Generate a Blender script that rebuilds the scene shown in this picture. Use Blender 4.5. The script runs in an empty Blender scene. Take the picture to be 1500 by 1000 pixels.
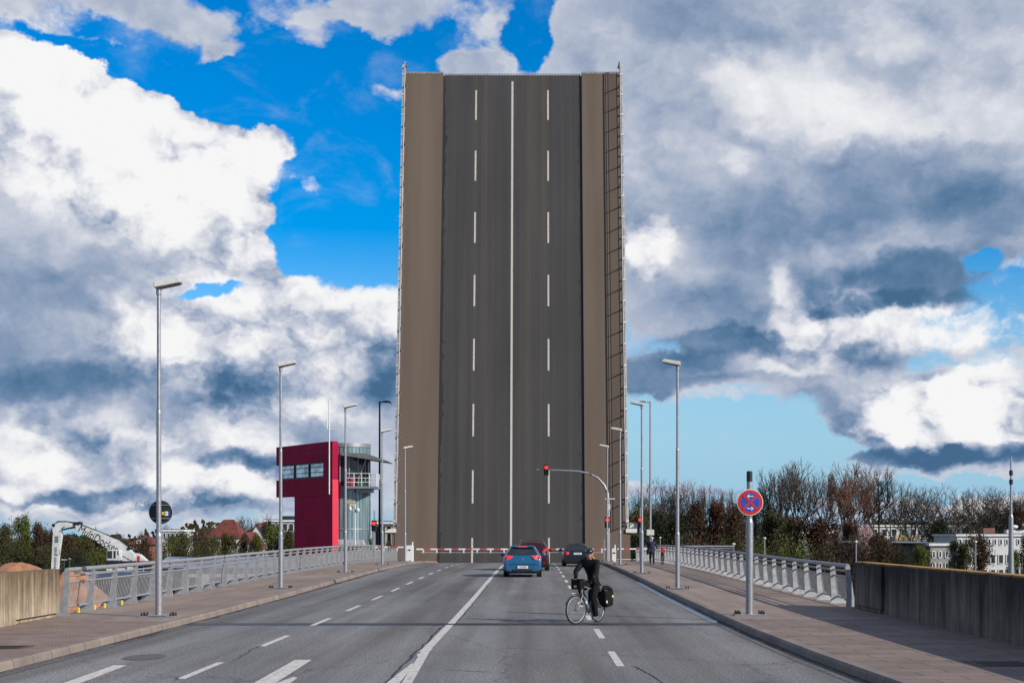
import bpy, bmesh, math, random
from mathutils import Vector, Matrix
R = math.radians
C = bpy.context.scene.collection
SC = bpy.context.scene

# ---------------------------------------------------------------- camera, sun, sky
F = 2080.0; VX = 782.0; VY = 782.0; CZ = 2.13       # focal length and vanishing point in photograph pixels, eye height
cam = bpy.data.objects.new('camera', bpy.data.cameras.new('camera')); C.objects.link(cam)
cam.location = (0, 0, CZ); cam.rotation_euler = (R(90), 0, 0)
cam.data.sensor_width = 36; cam.data.lens = F / 1500 * 36
cam.data.shift_x = -(VX - 750) / 1500; cam.data.shift_y = (VY - 500) / 1500
cam.data.clip_end = 5000; cam.data.clip_start = 0.5
SC.camera = cam
SC.view_settings.view_transform = 'Standard'; SC.view_settings.look = 'None'
SC.view_settings.exposure = 0.0; SC.view_settings.gamma = 1
SC.cycles.max_bounces = 6; SC.cycles.transparent_max_bounces = 8

sun_dir = Vector((1.42, -0.93, 0.86)).normalized()
sun = bpy.data.objects.new('sun', bpy.data.lights.new('sun', 'SUN')); C.objects.link(sun)
sun.data.energy = 5.0; sun.data.angle = R(0.6); sun.data.color = (1.0, 0.93, 0.84)
sun.rotation_euler = sun_dir.to_track_quat('Z', 'Y').to_euler()
sun.location = (60, -60, 80)

W = bpy.data.worlds.new('World'); SC.world = W; W.use_nodes = True
nt = W.node_tree; nt.nodes.clear()
def N(t, **k):
    n = nt.nodes.new(t)
    for a, b in k.items(): setattr(n, a, b)
    return n
def lk(a, b): nt.links.new(a, b)
def _set(sock, v):
    if hasattr(v, 'links') or hasattr(v, 'is_linked'): lk(v, sock)
    else: sock.default_value = v
def m_(op, a, b=0.0, c=None, clamp=False):
    n = N('ShaderNodeMath', operation=op); n.use_clamp = clamp
    _set(n.inputs[0], a); _set(n.inputs[1], b)
    if c is not None: _set(n.inputs[2], c)
    return n.outputs[0]
def v_(op, a, b=None, s=None):
    n = N('ShaderNodeVectorMath', operation=op); _set(n.inputs[0], a)
    if b is not None: _set(n.inputs[1], b)
    if s is not None: _set(n.inputs['Scale'], s)
    return n.outputs['Value'] if op in ('LENGTH', 'DOT_PRODUCT') else n.outputs['Vector']
def smooth(x, a, b, to0=0.0, to1=1.0):
    n = N('ShaderNodeMapRange', interpolation_type='SMOOTHSTEP')
    _set(n.inputs[0], x); n.inputs[1].default_value = a; n.inputs[2].default_value = b
    n.inputs[3].default_value = to0; n.inputs[4].default_value = to1
    return n.outputs[0]
def noise(vec, scale, detail, rough=0.5, dist=0.0, w=0.0, lac=2.0):
    n = N('ShaderNodeTexNoise', noise_dimensions='3D')
    lk(vec, n.inputs['Vector']); n.inputs['Scale'].default_value = scale
    n.inputs['Detail'].default_value = detail; n.inputs['Roughness'].default_value = rough
    n.inputs['Distortion'].default_value = dist; n.inputs['Lacunarity'].default_value = lac
    return n
tc = N('ShaderNodeTexCoord').outputs['Generated']
dirn = v_('NORMALIZE', tc)
sep = N('ShaderNodeSeparateXYZ'); lk(dirn, sep.inputs[0])
az = m_('ARCTAN2', sep.outputs[0], sep.outputs[1]); el = m_('ARCSINE', sep.outputs[2])
cmb = N('ShaderNodeCombineXYZ'); lk(az, cmb.inputs[0]); lk(el, cmb.inputs[1])
# work in tenths of a radian
P0 = v_('SCALE', cmb.outputs[0], s=10.0)
def pol(px, py):
    a = math.atan((px - VX) / F); e = math.atan((VY - py) / math.hypot(F, px - VX)); return a * 10, e * 10
flat = v_('MULTIPLY', P0, (1.0, 1.25, 1.0))
w1 = noise(flat, 0.9, 3, 0.5); w2 = noise(flat, 3.2, 6, 0.58)
warp = v_('ADD', v_('SCALE', v_('SUBTRACT', w1.outputs['Color'], (.5, .5, .5)), s=0.5),
          v_('SCALE', v_('SUBTRACT', w2.outputs['Color'], (.5, .5, .5)), s=0.28))
PW = v_('ADD', P0, warp)
PB = v_('ADD', P0, v_('SCALE', v_('SUBTRACT', w1.outputs['Color'], (.5, .5, .5)), s=0.5))
PB = v_('ADD', PB, v_('SCALE', v_('SUBTRACT', w2.outputs['Color'], (.5, .5, .5)), s=0.38))
def blob(P, px, py, rx, ry, amp, ang=0, hard=0.0):
    """soft ellipse of the cloud field round one direction of the sky"""
    mp = N('ShaderNodeMapping', vector_type='TEXTURE')
    x, y = pol(px, py)
    mp.inputs['Location'].default_value = (x, y, 0); mp.inputs['Rotation'].default_value = (0, 0, R(ang))
    mp.inputs['Scale'].default_value = (rx / 208, ry / 208, 1)
    lk(P, mp.inputs['Vector'])
    l = v_('LENGTH', v_('MULTIPLY', mp.outputs[0], (1, 1, 0)))
    return smooth(l, hard, 1.0, amp, 0.0)
def total(base, items, P):
    acc = None; Q = P
    for k, it in enumerate(items):
        if k % 5 == 0 and acc is not None:      # tie the next few terms to the sum so far: keeps the node program small
            n = N('ShaderNodeVectorMath', operation='MULTIPLY_ADD'); lk(acc, n.inputs[0])
            n.inputs[1].default_value = (1e-6,) * 3; lk(P, n.inputs[2]); Q = n.outputs['Vector']
        b = blob(Q, *it)
        acc = m_('ADD', acc if acc is not None else base, b)
    return acc
# cloud billows, and the same billows a little towards the sun: their difference lights the puffs
def billow(vec, det):
    a = noise(vec, 1.7, det, 0.48)
    v = N('ShaderNodeTexVoronoi', feature='F1'); v.inputs['Scale'].default_value = 2.6
    v.inputs['Detail'].default_value = 2.0; v.inputs['Roughness'].default_value = 0.6; v.inputs['Lacunarity'].default_value = 2.3
    lk(v_('ADD', vec, v_('SCALE', v_('SUBTRACT', w2.outputs['Color'], (.5, .5, .5)), s=.45)), v.inputs['Vector'])
    return m_('ADD', m_('MULTIPLY', a.outputs['Fac'], 0.85), m_('MULTIPLY', m_('SUBTRACT', 1.0, v.outputs['Distance']), 0.30))
B1 = billow(flat, 5)
B2 = billow(v_('ADD', flat, (0.12, 0.20, 0.0)), 5)
relief = m_('SUBTRACT', B1, B2)

# coverage: below 0 clear sky, above 0 cloud
cover_items = [
 # clear openings
 (470, 150, 230, 130, -1.1, 0, .35), (520, 290, 170, 190, -1.3, 0, .35), (250, 92, 240, 50, -.85, -14, .2),
 (415, 350, 60, 70, -1.0, 0, .3), (320, 428, 80, 26, -1.5, 12, .2), (430, 290, 60, 50, -.8, 0, .2), (110, 72, 190, 16, -.8, -14, .2), (785, 60, 50, 70, -1.1, 0, .2), (640, 60, 120, 50, -.35, 0, 0),
 (1050, 655, 240, 66, -1.25, 0, .5), (1010, 735, 260, 45, -.9, 0, .3), (1440, 392, 40, 24, -.9, 0, .2), (1480, 360, 60, 60, .6, 0, .2), (1290, 715, 330, 26, -.55, 0, .1),
 (1170, 590, 60, 40, -.4, 0, 0), (60, 700, 100, 14, -.25, 0, 0),
 # banks
 (425, 190, 60, 34, 1.3, -10, .4), (1000, 545, 180, 40, 1.2, 0, .4), (1150, 520, 110, 50, .8, 0, .3),
 (60, 30, 330, 75, .35, 0, .3), (330, 30, 330, 80, -.30, 0, .3), (150, 45, 60, 26, -.35, 0, 0), (230, 40, 200, 75, .45, -10, .2), (545, 18, 150, 40, .75, 0, .2), (555, 130, 60, 32, 1.25, 0, .2), (470, 55, 45, 28, .75, 0, .1),
 (330, 75, 60, 22, .9, 25, .1), (555, 300, 60, 30, .55, 0, 0), (500, 395, 90, 40, .5, 0, 0), (700, 95, 90, 18, .9, 0, .1),
 (60, 250, 330, 190, 1.3, -12, .5), (330, 230, 210, 90, 1.4, -14, .6), (250, 350, 230, 90, 1.1, 0, .5),
 (430, 500, 240, 120, 1.1, 0, .5), (60, 470, 260, 120, .9, 0, .5), (1150, 200, 420, 330, 1.3, 0, .6), (1090, 720, 90, 18, .9, 0, .2), (980, 712, 120, 22, .95, 0, .3), (1120, 655, 45, 28, 1.0, 0, .2),
 (1390, 610, 200, 66, 1.5, 0, .6), (1400, 730, 260, 30, .6, 0, .1), (1230, 520, 140, 90, .9, 0, .4), (240, 640, 420, 130, 1.0, 0, .6),
]
flat_P = v_('ADD', P0, v_('SCALE', v_('SUBTRACT', w2.outputs['Color'], (.5, .5, .5)), s=.26))     # hardly warped: level cloud bases
cov = total(0.42, cover_items, PW)
cov = m_('ADD', cov, blob(flat_P, 1390, 712, 215, 16, -1.6, 0, .6)); cov = m_('ADD', cov, blob(flat_P, 1390, 670, 180, 16, .9, 0, .6))
cov = m_('ADD', cov, m_('MULTIPLY', m_('SUBTRACT', noise(v_('MULTIPLY', P0, (1, 1.3, 1)), 5.5, 6, .62, .3).outputs['Fac'], .5), .55))
cov = m_('ADD', cov, m_('MULTIPLY', m_('SUBTRACT', B1, 0.56), 1.3))
alpha = smooth(cov, -0.04, 0.46)
# high thin veil over the blue
veil = smooth(noise(v_('MULTIPLY', flat, (1.0, 1.3, 1)), 1.6, 8, .62, .4).outputs['Fac'], .50, .82, 0, .55)

bright_items = [
 # left: the great sunlit cumulus and its grey underside
 (110, 130, 170, 75, .44, -14, .3), (270, 210, 170, 90, .46, -14, .4), (390, 215, 90, 50, .34, -8, .3), (270, 290, 130, 60, .36, 0, .3), (40, 90, 90, 50, .3, 0, .2),
 (50, 170, 140, 80, .40, -8, .3), (200, 330, 240, 90, .16, 0, .3), (230, 640, 300, 90, .10, 0, .4), (200, 440, 60, 40, .16, 0, .2), (60, 240, 120, 50, .14, 0, .2), (320, 330, 90, 50, .32, 0, .3), (150, 310, 90, 40, .12, 0, .2), (420, 195, 60, 34, .3, -10, .2), (110, 250, 170, 70, .16, -10, .3), (140, 305, 70, 26, -.26, -18, .1), (90, 370, 230, 50, -.16, 0, .2), (220, 380, 110, 34, -.10, 0, 0),
 (60, 30, 260, 40, .06, 0, 0), (230, 45, 60, 30, -.06, 0, 0), (560, 130, 60, 30, .12, 0, 0), (520, 15, 120, 26, .12, 0, 0),
 # middle left: second cumulus bank
 (350, 440, 60, 40, .38, 0, .3), (250, 500, 90, 60, .34, 0, .3), (355, 515, 50, 34, .34, 0, .3), (460, 430, 60, 40, .42, 0, .4), (540, 455, 60, 50, .42, 0, .4), (490, 530, 90, 60, .26, 0, .3), (330, 470, 160, 80, .10, 0, .3),
 (60, 430, 150, 60, -.10, 0, .2), (60, 560, 120, 46, -.42, 0, .3), (20, 490, 80, 40, -.20, 0, .2), (290, 575, 120, 32, -.30, 0, .3), (190, 590, 60, 40, -.12, 0, 0), (400, 560, 90, 22, -.12, 0, .1), (560, 560, 60, 60, -.34, 0, .3), (470, 625, 80, 24, -.14, 0, .1),
 # low left: small cumuli with flat grey bases
 (30, 645, 70, 32, .46, 0, .4), (110, 668, 60, 18, .12, 0, 0), (100, 690, 60, 16, .22, 0, .2), (20, 710, 40, 22, .34, 0, .3), (70, 612, 90, 14, .05, 0, 0),
 (340, 640, 100, 32, .22, 0, .3), (270, 690, 60, 26, .34, 0, .3), (310, 705, 110, 32, .34, 0, .4), (390, 715, 50, 24, .28, 0, .2), (450, 590, 50, 20, .34, 0, .2),
 (150, 715, 110, 20, -.38, 0, .3), (360, 680, 100, 18, -.44, 0, .3), (300, 745, 160, 8, -.22, 0, .2), (220, 665, 100, 18, -.18, 0, 0), (60, 735, 140, 10, .2, 0, .2), (170, 752, 120, 14, .2, 0, .2), (20, 723, 60, 7, -.25, 0, .2), (480, 660, 160, 40, .10, 0, 0),
 # upper right: broad soft grey sheets with one pale veil
 (1010, 20, 180, 60, -.16, 0, .1), (1090, 110, 70, 60, .30, -30, .2), (1200, 150, 110, 70, .30, -20, .3), (1380, 170, 190, 60, .22, 0, .3), (1290, 40, 60, 44, .22, 0, .1), (1440, 60, 120, 70, .08, 0, .2), (1150, 60, 60, 26, -.08, -30, 0),
 (1030, 200, 60, 30, .05, 0, 0), (1090, 212, 34, 20, .22, 0, .1), (1330, 228, 260, 22, -.10, 0, .1), (1250, 290, 260, 60, -.20, 0, .3), (1450, 310, 130, 60, -.26, 0, .2), (1240, 310, 60, 60, -.12, 0, .1),
 # right: sunlit scrap by the leaf, dark flat bases
 (950, 360, 42, 44, .44, 0, .4), (1030, 320, 60, 40, -.02, 0, 0), (1110, 350, 120, 60, -.14, 0, .2), (1320, 410, 170, 50, -.40, 0, .5), (1290, 440, 150, 20, -.22, 0, .4), (1060, 460, 120, 60, -.20, 0, .3), (1060, 505, 150, 26, -.34, 0, .5), (960, 550, 130, 34, -.34, 0, .5), (990, 440, 70, 40, -.08, 0, 0),
 (1150, 415, 26, 40, .40, 25, .3), (1170, 460, 50, 50, .34, 0, .3), (1230, 480, 70, 34, .24, 0, .2), (1310, 480, 90, 26, .30, 0, .3), (1420, 480, 110, 36, .40, 0, .4), (1480, 425, 46, 24, .46, 0, .3), (1110, 545, 110, 14, .34, 0, .2), (1370, 540, 150, 26, .10, 0, .1), (1290, 520, 90, 30, -.06, 0, 0), (1180, 590, 60, 26, -.24, 0, .2), (1235, 620, 40, 44, -.20, 20, .2),
 # low right: bright cumulus on its dark base
 (1430, 580, 70, 44, .56, 0, .5), (1360, 600, 80, 40, .50, 0, .5), (1290, 620, 60, 26, .46, 0, .4), (1470, 625, 90, 34, .40, 0, .4), (1300, 645, 90, 16, .22, 0, .3), 
 (1390, 722, 130, 20, .36, 0, .3), (1460, 710, 40, 16, .2, 0, .2), (1080, 722, 70, 13, -.20, 0, .2), (980, 712, 110, 14, -.14, 0, .2), (1115, 655, 34, 18, .14, 0, 0),
]
puffy_items = [(230, 210, 330, 170, .75, -12, .6), (400, 500, 290, 150, .6, 0, .6), (220, 690, 330, 90, .5, 0, .5), (1230, 480, 160, 90, .6, 0, .4), (1400, 610, 200, 70, .8, 0, .6), (950, 360, 60, 60, .6, 0, .4), (1420, 470, 140, 50, .6, 0, .4)]
bri = total(0.54, [(a, b, c * 1.15, d * 1.15, e * .86, *f) for a, b, c, d, e, *f in bright_items], PB)
bri = m_('ADD', bri, blob(flat_P, 1395, 668, 190, 24, -.62, 0, .3))
puffy = total(0.22, puffy_items, P0)
bri = m_('ADD', bri, m_('MULTIPLY', m_('MULTIPLY', relief, 1.35), puffy))
bri = m_('ADD', bri, m_('MULTIPLY', m_('MULTIPLY', m_('SUBTRACT', B1, .56), .45), puffy))
bri = m_('ADD', bri, m_('MULTIPLY', m_('SUBTRACT', w2.outputs['Fac'], .5), .20))
bri = m_('ADD', bri, smooth(cov, .05, .8, .10, 0.0))          # thin sunlit rims
ramp = N('ShaderNodeValToRGB'); lk(bri, ramp.inputs[0])
cr = ramp.color_ramp; cr.interpolation = 'B_SPLINE'
def lin(r, g, b): return tuple(((c / 255) / 12.92 if c <= 10 else (((c / 255) + .055) / 1.055) ** 2.4) for c in (r, g, b)) + (1,)
stops = [(0.0, (66, 104, 140)), (.16, (88, 124, 160)), (.32, (122, 146, 178)), (.5, (166, 179, 202)), (.66, (204, 209, 221)), (.82, (234, 235, 240)), (1.0, (252, 252, 252))]
cr.elements[0].position = 0; cr.elements[0].color = lin(*stops[0][1])
cr.elements[1].position = 1; cr.elements[1].color = lin(*stops[-1][1])
for p, c in stops[1:-1]:
    e = cr.elements.new(p); e.color = lin(*c)
sky = N('ShaderNodeTexSky', sky_type='NISHITA'); sky.sun_disc = False
sky.sun_elevation = math.asin(sun_dir.z); sky.sun_rotation = math.atan2(sun_dir.x, sun_dir.y)
sky.air_density = 1.0; sky.dust_density = 0.3; sky.ozone_density = 3.0
# the deep polarised blue of the photograph: richer with height above the horizon
hs = N('ShaderNodeHueSaturation'); lk(sky.outputs[0], hs.inputs['Color'])
lk(smooth(el, 0.0, 0.28, 1.0, 1.75), hs.inputs['Saturation']); hs.inputs['Value'].default_value = 1.35
tint = N('ShaderNodeMix', data_type='RGBA', blend_type='MULTIPLY'); tint.inputs[0].default_value = 1
lk(hs.outputs[0], tint.inputs[6]); tint.inputs[7].default_value = (.82, 1.0, 1.12, 1)
SKY_S = 0.10
hz = N('ShaderNodeMix', data_type='RGBA'); lk(smooth(el, 0.0, 0.19, .92, 0.0), hz.inputs[0])
lk(tint.outputs[2], hz.inputs[6]); hz.inputs[7].default_value = (2.9, 5.4, 7.5, 1)      # pale blue air towards the horizon
vm = N('ShaderNodeMix', data_type='RGBA'); lk(m_('MULTIPLY', veil, 0.55), vm.inputs[0])
lk(hz.outputs[2], vm.inputs[6]); vm.inputs[7].default_value = (5.5, 6.2, 7.4, 1)
cs = v_('SCALE', ramp.outputs[0], s=m_('MULTIPLY', smooth(sep.outputs[1], -.3, .75, .62, 1.0), 0.97 / SKY_S))   # unseen clouds behind the viewer dimmed to raise the scene contrast
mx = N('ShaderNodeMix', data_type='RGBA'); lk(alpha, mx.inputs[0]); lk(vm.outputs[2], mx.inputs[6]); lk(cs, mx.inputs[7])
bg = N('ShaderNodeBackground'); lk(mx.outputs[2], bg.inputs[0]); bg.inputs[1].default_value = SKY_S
out = N('ShaderNodeOutputWorld'); lk(bg.outputs[0], out.inputs[0])
W.cycles.sampling_method = 'MANUAL'; W.cycles.sample_map_resolution = 512

# ---------------------------------------------------------------- materials
def mat(name, col, rough=.7, metal=0.0, var=.12, scale=3.0, col2=None, bump=0.0, bscale=40, stretch=(1, 1, 1), spec=.5, emit=None, coat=0.0, detail=5, lo=.3, hi=.7):
    m = bpy.data.materials.new(name); m.use_nodes = True; t = m.node_tree; b = t.nodes['Principled BSDF']
    b.inputs['Roughness'].default_value = rough; b.inputs['Metallic'].default_value = metal
    b.inputs['Specular IOR Level'].default_value = spec; b.inputs['Coat Weight'].default_value = coat
    tcn = t.nodes.new('ShaderNodeTexCoord'); mp = t.nodes.new('ShaderNodeMapping'); mp.inputs['Scale'].default_value = stretch
    t.links.new(tcn.outputs['Object'], mp.inputs[0])
    n = t.nodes.new('ShaderNodeTexNoise'); n.inputs['Scale'].default_value = scale; n.inputs['Detail'].default_value = detail
    t.links.new(mp.outputs[0], n.inputs[0])
    rp = t.nodes.new('ShaderNodeValToRGB'); c2 = col2 or tuple(c * (1 - 2 * var) for c in col); c1 = col if col2 else tuple(c * (1 + var) for c in col)
    rp.color_ramp.elements[0].color = (*c2, 1); rp.color_ramp.elements[1].color = (*c1, 1)
    rp.color_ramp.elements[0].position = lo; rp.color_ramp.elements[1].position = hi
    t.links.new(n.outputs['Fac'], rp.inputs[0]); t.links.new(rp.outputs[0], b.inputs['Base Color'])
    if bump:
        nb = t.nodes.new('ShaderNodeTexNoise'); nb.inputs['Scale'].default_value = bscale; nb.inputs['Detail'].default_value = 4
        t.links.new(mp.outputs[0], nb.inputs[0]); bp = t.nodes.new('ShaderNodeBump'); bp.inputs['Strength'].default_value = bump; bp.inputs['Distance'].default_value = .02
        t.links.new(nb.outputs['Fac'], bp.inputs['Height']); t.links.new(bp.outputs[0], b.inputs['Normal'])
    if emit:
        b.inputs['Emission Color'].default_value = (*emit[:3], 1); b.inputs['Emission Strength'].default_value = emit[3]
    return m
class G:      # small helper for longer node materials
    def __init__(s, m): s.t = m.node_tree; s.b = s.t.nodes['Principled BSDF']; s.co = s.t.nodes.new('ShaderNodeTexCoord').outputs['Object']
    def n(s, ty, **k):
        x = s.t.nodes.new(ty)
        for a, b in k.items():
            if a.startswith('i_'):
                key = a[2:].replace('_', ' '); x.inputs[key if key in x.inputs else int(key)].default_value = b
            else: setattr(x, a, b)
        return x
    def l(s, a, b): s.t.links.new(a, b)
    def map(s, sc, loc=(0, 0, 0)):
        m = s.n('ShaderNodeMapping', i_Scale=sc, i_Location=loc); s.l(s.co, m.inputs[0]); return m.outputs[0]
    def noise(s, v, sc, det=5, rough=.5):
        x = s.n('ShaderNodeTexNoise', i_Scale=sc, i_Detail=det, i_Roughness=rough); s.l(v, x.inputs[0]); return x.outputs['Fac']
    def ramp(s, f, stops):
        x = s.n('ShaderNodeValToRGB'); c = x.color_ramp
        c.elements[0].position = stops[0][0]; c.elements[0].color = (*stops[0][1], 1); c.elements[1].position = stops[-1][0]; c.elements[1].color = (*stops[-1][1], 1)
        for p, q in stops[1:-1]: c.elements.new(p).color = (*q, 1)
        s.l(f, x.inputs[0]); return x.outputs[0]
    def mix(s, f, a, b, mode='MIX'):
        x = s.n('ShaderNodeMix', data_type='RGBA', blend_type=mode)
        for v, i in ((f, 0), (a, 6), (b, 7)):
            if hasattr(v, 'is_linked'): s.l(v, x.inputs[i])
            else: x.inputs[i].default_value = v if i == 0 else (*v, 1)
        return x.outputs[2]
    def bump(s, h, st, dist=.02):
        x = s.n('ShaderNodeBump', i_Strength=st, i_Distance=dist); s.l(h, x.inputs['Height']); s.l(x.outputs[0], s.b.inputs['Normal'])
def g3(a): return (a, a, a)

# asphalt of the approach road: wheel tracks, aggregate grain, cracks
def asphalt(name, base, track, grain, warm=(1.08, .98, .87)):
    m = mat(name, g3(base)); g = G(m); g.b.inputs['Roughness'].default_value = .78
    streak = g.noise(g.map((.55, .012, 1)), 1.6, 3, .6)
    patch = g.noise(g.map((.35, .09, 1)), 1.0, 5, .6)
    fine = g.noise(g.map((1, .6, 1)), 30, 3, .75); fine2 = g.noise(g.map((1, .4, 1)), 12, 3, .6)
    c = g.ramp(streak, [(.36, tuple(base * track * w for w in warm)), (.62, tuple(base * w for w in (1.04, 1, .95)))])
    c = g.mix(.7, c, g.ramp(patch, [(.35, g3(.6)), (.65, g3(1.12))]), 'MULTIPLY')
    c = g.mix(grain, c, g.ramp(fine, [(.34, g3(.25)), (.5, g3(1.0)), (.64, g3(2.0))]), 'MULTIPLY')
    c = g.mix(.3, c, g.ramp(fine2, [(.35, g3(.7)), (.6, g3(1.15))]), 'MULTIPLY')
    vor = g.n('ShaderNodeTexVoronoi', feature='DISTANCE_TO_EDGE', i_Scale=.22); 
    wob = g.n('ShaderNodeVectorMath', operation='ADD'); nz = g.n('ShaderNodeTexNoise', i_Scale=1.2, i_Detail=4); g.l(g.co, nz.inputs[0])
    g.l(g.map((1, .5, 1)), wob.inputs[0]); g.l(nz.outputs['Color'], wob.inputs[1]); g.l(wob.outputs[0], vor.inputs[0])
    c = g.mix(.5, c, g.ramp(vor.outputs[0], [(.002, g3(.3)), (.008, g3(1))]), 'MULTIPLY')
    g.l(c, g.b.inputs['Base Color']); g.bump(fine, .35, .01); return m
M = {}
M['road'] = asphalt('road asphalt', .205, .54, .9)
M['road_bridge'] = asphalt('bridge asphalt', .196, .50, .55)
# asphalt of the raised leaf: long streaks running the length of the leaf
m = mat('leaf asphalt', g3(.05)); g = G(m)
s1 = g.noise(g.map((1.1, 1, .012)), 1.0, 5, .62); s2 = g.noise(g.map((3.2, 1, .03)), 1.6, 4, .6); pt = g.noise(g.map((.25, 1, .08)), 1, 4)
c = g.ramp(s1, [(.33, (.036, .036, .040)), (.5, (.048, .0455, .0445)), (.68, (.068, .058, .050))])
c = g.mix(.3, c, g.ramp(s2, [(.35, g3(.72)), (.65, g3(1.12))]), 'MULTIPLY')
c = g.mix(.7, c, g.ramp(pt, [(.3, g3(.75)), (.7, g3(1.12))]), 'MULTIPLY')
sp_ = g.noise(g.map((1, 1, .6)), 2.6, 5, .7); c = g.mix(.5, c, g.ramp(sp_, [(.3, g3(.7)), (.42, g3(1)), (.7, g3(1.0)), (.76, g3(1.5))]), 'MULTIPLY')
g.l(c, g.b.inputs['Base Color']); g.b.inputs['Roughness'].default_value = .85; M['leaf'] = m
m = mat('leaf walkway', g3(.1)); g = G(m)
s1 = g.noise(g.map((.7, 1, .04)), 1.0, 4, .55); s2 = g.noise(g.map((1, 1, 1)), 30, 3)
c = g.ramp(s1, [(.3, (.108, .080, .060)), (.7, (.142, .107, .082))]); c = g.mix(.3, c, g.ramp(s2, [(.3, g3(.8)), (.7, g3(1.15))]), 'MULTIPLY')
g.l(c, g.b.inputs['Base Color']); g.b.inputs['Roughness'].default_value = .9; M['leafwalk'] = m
# pavements
m = mat('pavement surface', g3(.2)); g = G(m)
a = g.noise(g.map((.5, .25, 1)), 1.0, 6, .6); b_ = g.noise(g.map((1, 1, 1)), 34, 3); d = g.noise(g.map((1.5, .1, 1)), 1.4, 4)
c = g.ramp(a, [(.3, (.215, .155, .120)), (.7, (.33, .25, .198))]); c = g.mix(.6, c, g.ramp(b_, [(.3, g3(.72)), (.7, g3(1.2))]), 'MULTIPLY')
c = g.mix(.5, c, g.ramp(d, [(.35, g3(.65)), (.6, g3(1.05))]), 'MULTIPLY')
g.l(c, g.b.inputs['Base Color']); g.b.inputs['Roughness'].default_value = .85; g.bump(b_, .2); M['pave'] = m
def slabs(name, c1, c2, w, h, mort, off=.5):
    m = mat(name, g3(.2)); g = G(m)
    br = g.n('ShaderNodeTexBrick', offset=off); g.l(g.co, br.inputs['Vector'])
    br.inputs['Color1'].default_value = (*c1, 1); br.inputs['Color2'].default_value = (*c2, 1); br.inputs['Mortar'].default_value = (*g3(.045), 1)
    br.inputs['Scale'].default_value = 1; br.inputs['Mortar Size'].default_value = mort; br.inputs['Brick Width'].default_value = w; br.inputs['Row Height'].default_value = h
    br.inputs['Mortar Smooth'].default_value = .3
    a = g.noise(g.map((1, 1, 1)), 1.1, 6, .6); b_ = g.noise(g.map((1, 1, 1)), 40, 3)
    c = g.mix(.75, br.outputs[0], g.ramp(a, [(.3, g3(.62)), (.7, g3(1.12))]), 'MULTIPLY'); c = g.mix(.5, c, g.ramp(b_, [(.3, g3(.75)), (.7, g3(1.2))]), 'MULTIPLY')
    g.l(c, g.b.inputs['Base Color']); g.b.inputs['Roughness'].default_value = .85
    g.bump(br.outputs['Fac'], -.4, .01); return m
M['slab'] = slabs('large paving slabs', (.25, .186, .148), (.20, .148, .118), 1.0, .5, .012)
M['brick'] = slabs('small red pavers', (.31, .22, .172), (.23, .158, .122), .2, .1, .006)
m = slabs('kerb stone', (.27, .215, .18), (.21, .168, .14), .9, 40, .012, 0); g = G(m)
sw = g.n('ShaderNodeMapping', i_Rotation=(0, 0, R(90))); g.l(g.co, sw.inputs[0])
for nd in m.node_tree.nodes:
    if nd.type == 'TEX_BRICK': g.l(sw.outputs[0], nd.inputs['Vector'])
M['kerb'] = m
def concrete(name, base, stain, moss=None, sx=3.0, top=1.2):
    """board-marked concrete, dark run-off streaks from its top, lichen along the cap"""
    m = mat(name, g3(.3)); g = G(m)
    sp = g.n('ShaderNodeSeparateXYZ'); g.l(g.co, sp.inputs[0])
    st = g.noise(g.map((sx, sx, .22)), 1.3, 6, .65); st2 = g.noise(g.map((sx * 3, sx * 3, .3)), 1.3, 4, .6); bl = g.noise(g.map((1, 1, 1)), 2.2, 6, .65)
    h = g.n('ShaderNodeMapRange'); g.l(sp.outputs[2], h.inputs[0]); h.inputs[1].default_value = .2; h.inputs[2].default_value = top
    ad = g.n('ShaderNodeMath', operation='MULTIPLY_ADD'); g.l(h.outputs[0], ad.inputs[0]); ad.inputs[1].default_value = .34; g.l(st, ad.inputs[2])
    c = g.ramp(ad.outputs[0], [(.42, base), (.62, tuple(a * .5 + b * .5 for a, b in zip(base, stain))), (.80, stain)])
    c = g.mix(.8, c, g.ramp(st2, [(.35, g3(.5)), (.6, g3(1.15))]), 'MULTIPLY'); c = g.mix(.8, c, g.ramp(bl, [(.3, g3(.62)), (.7, g3(1.2))]), 'MULTIPLY')
    if moss:
        e = g.n('ShaderNodeMapRange'); g.l(sp.outputs[2], e.inputs[0]); e.inputs[1].default_value = top - .05; e.inputs[2].default_value = top - .005
        k = g.n('ShaderNodeMath', operation='MULTIPLY'); g.l(e.outputs[0], k.inputs[0]); g.l(g.ramp(bl, [(.35, g3(0)), (.5, g3(1))]), k.inputs[1])
        c = g.mix(k.outputs[0], c, moss)
    g.l(c, g.b.inputs['Base Color']); g.b.inputs['Roughness'].default_value = .9; g.bump(st2, .5, .02); return m
M['wall_l'] = concrete('board marked concrete', (.43, .35, .24), (.15, .10, .055), None, 3.2)
M['wall_r'] = concrete('stained concrete', (.215, .17, .13), (.018, .015, .012), (.42, .22, .05), 1.6, 1.25)
M['conc'] = mat('plain concrete', (.3, .28, .25), .9, var=.2, bump=.3)
M['paint'] = mat('road marking paint', (.62, .58, .52), .7, var=.05, scale=9, col2=(.40, .375, .34), lo=.36, hi=.52)
M['paint_leaf'] = mat('leaf marking paint', (.50, .465, .41), .7, scale=5, col2=(.36, .33, .29), lo=.3, hi=.5)
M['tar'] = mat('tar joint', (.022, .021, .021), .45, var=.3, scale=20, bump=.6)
M['steel'] = mat('galvanised steel', (.33, .34, .36), .45, .55, var=.1, scale=14)
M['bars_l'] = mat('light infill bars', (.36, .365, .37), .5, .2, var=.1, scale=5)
M['bars'] = mat('grey infill bars', (.17, .175, .185), .55, .2, var=.15, scale=5)
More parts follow.
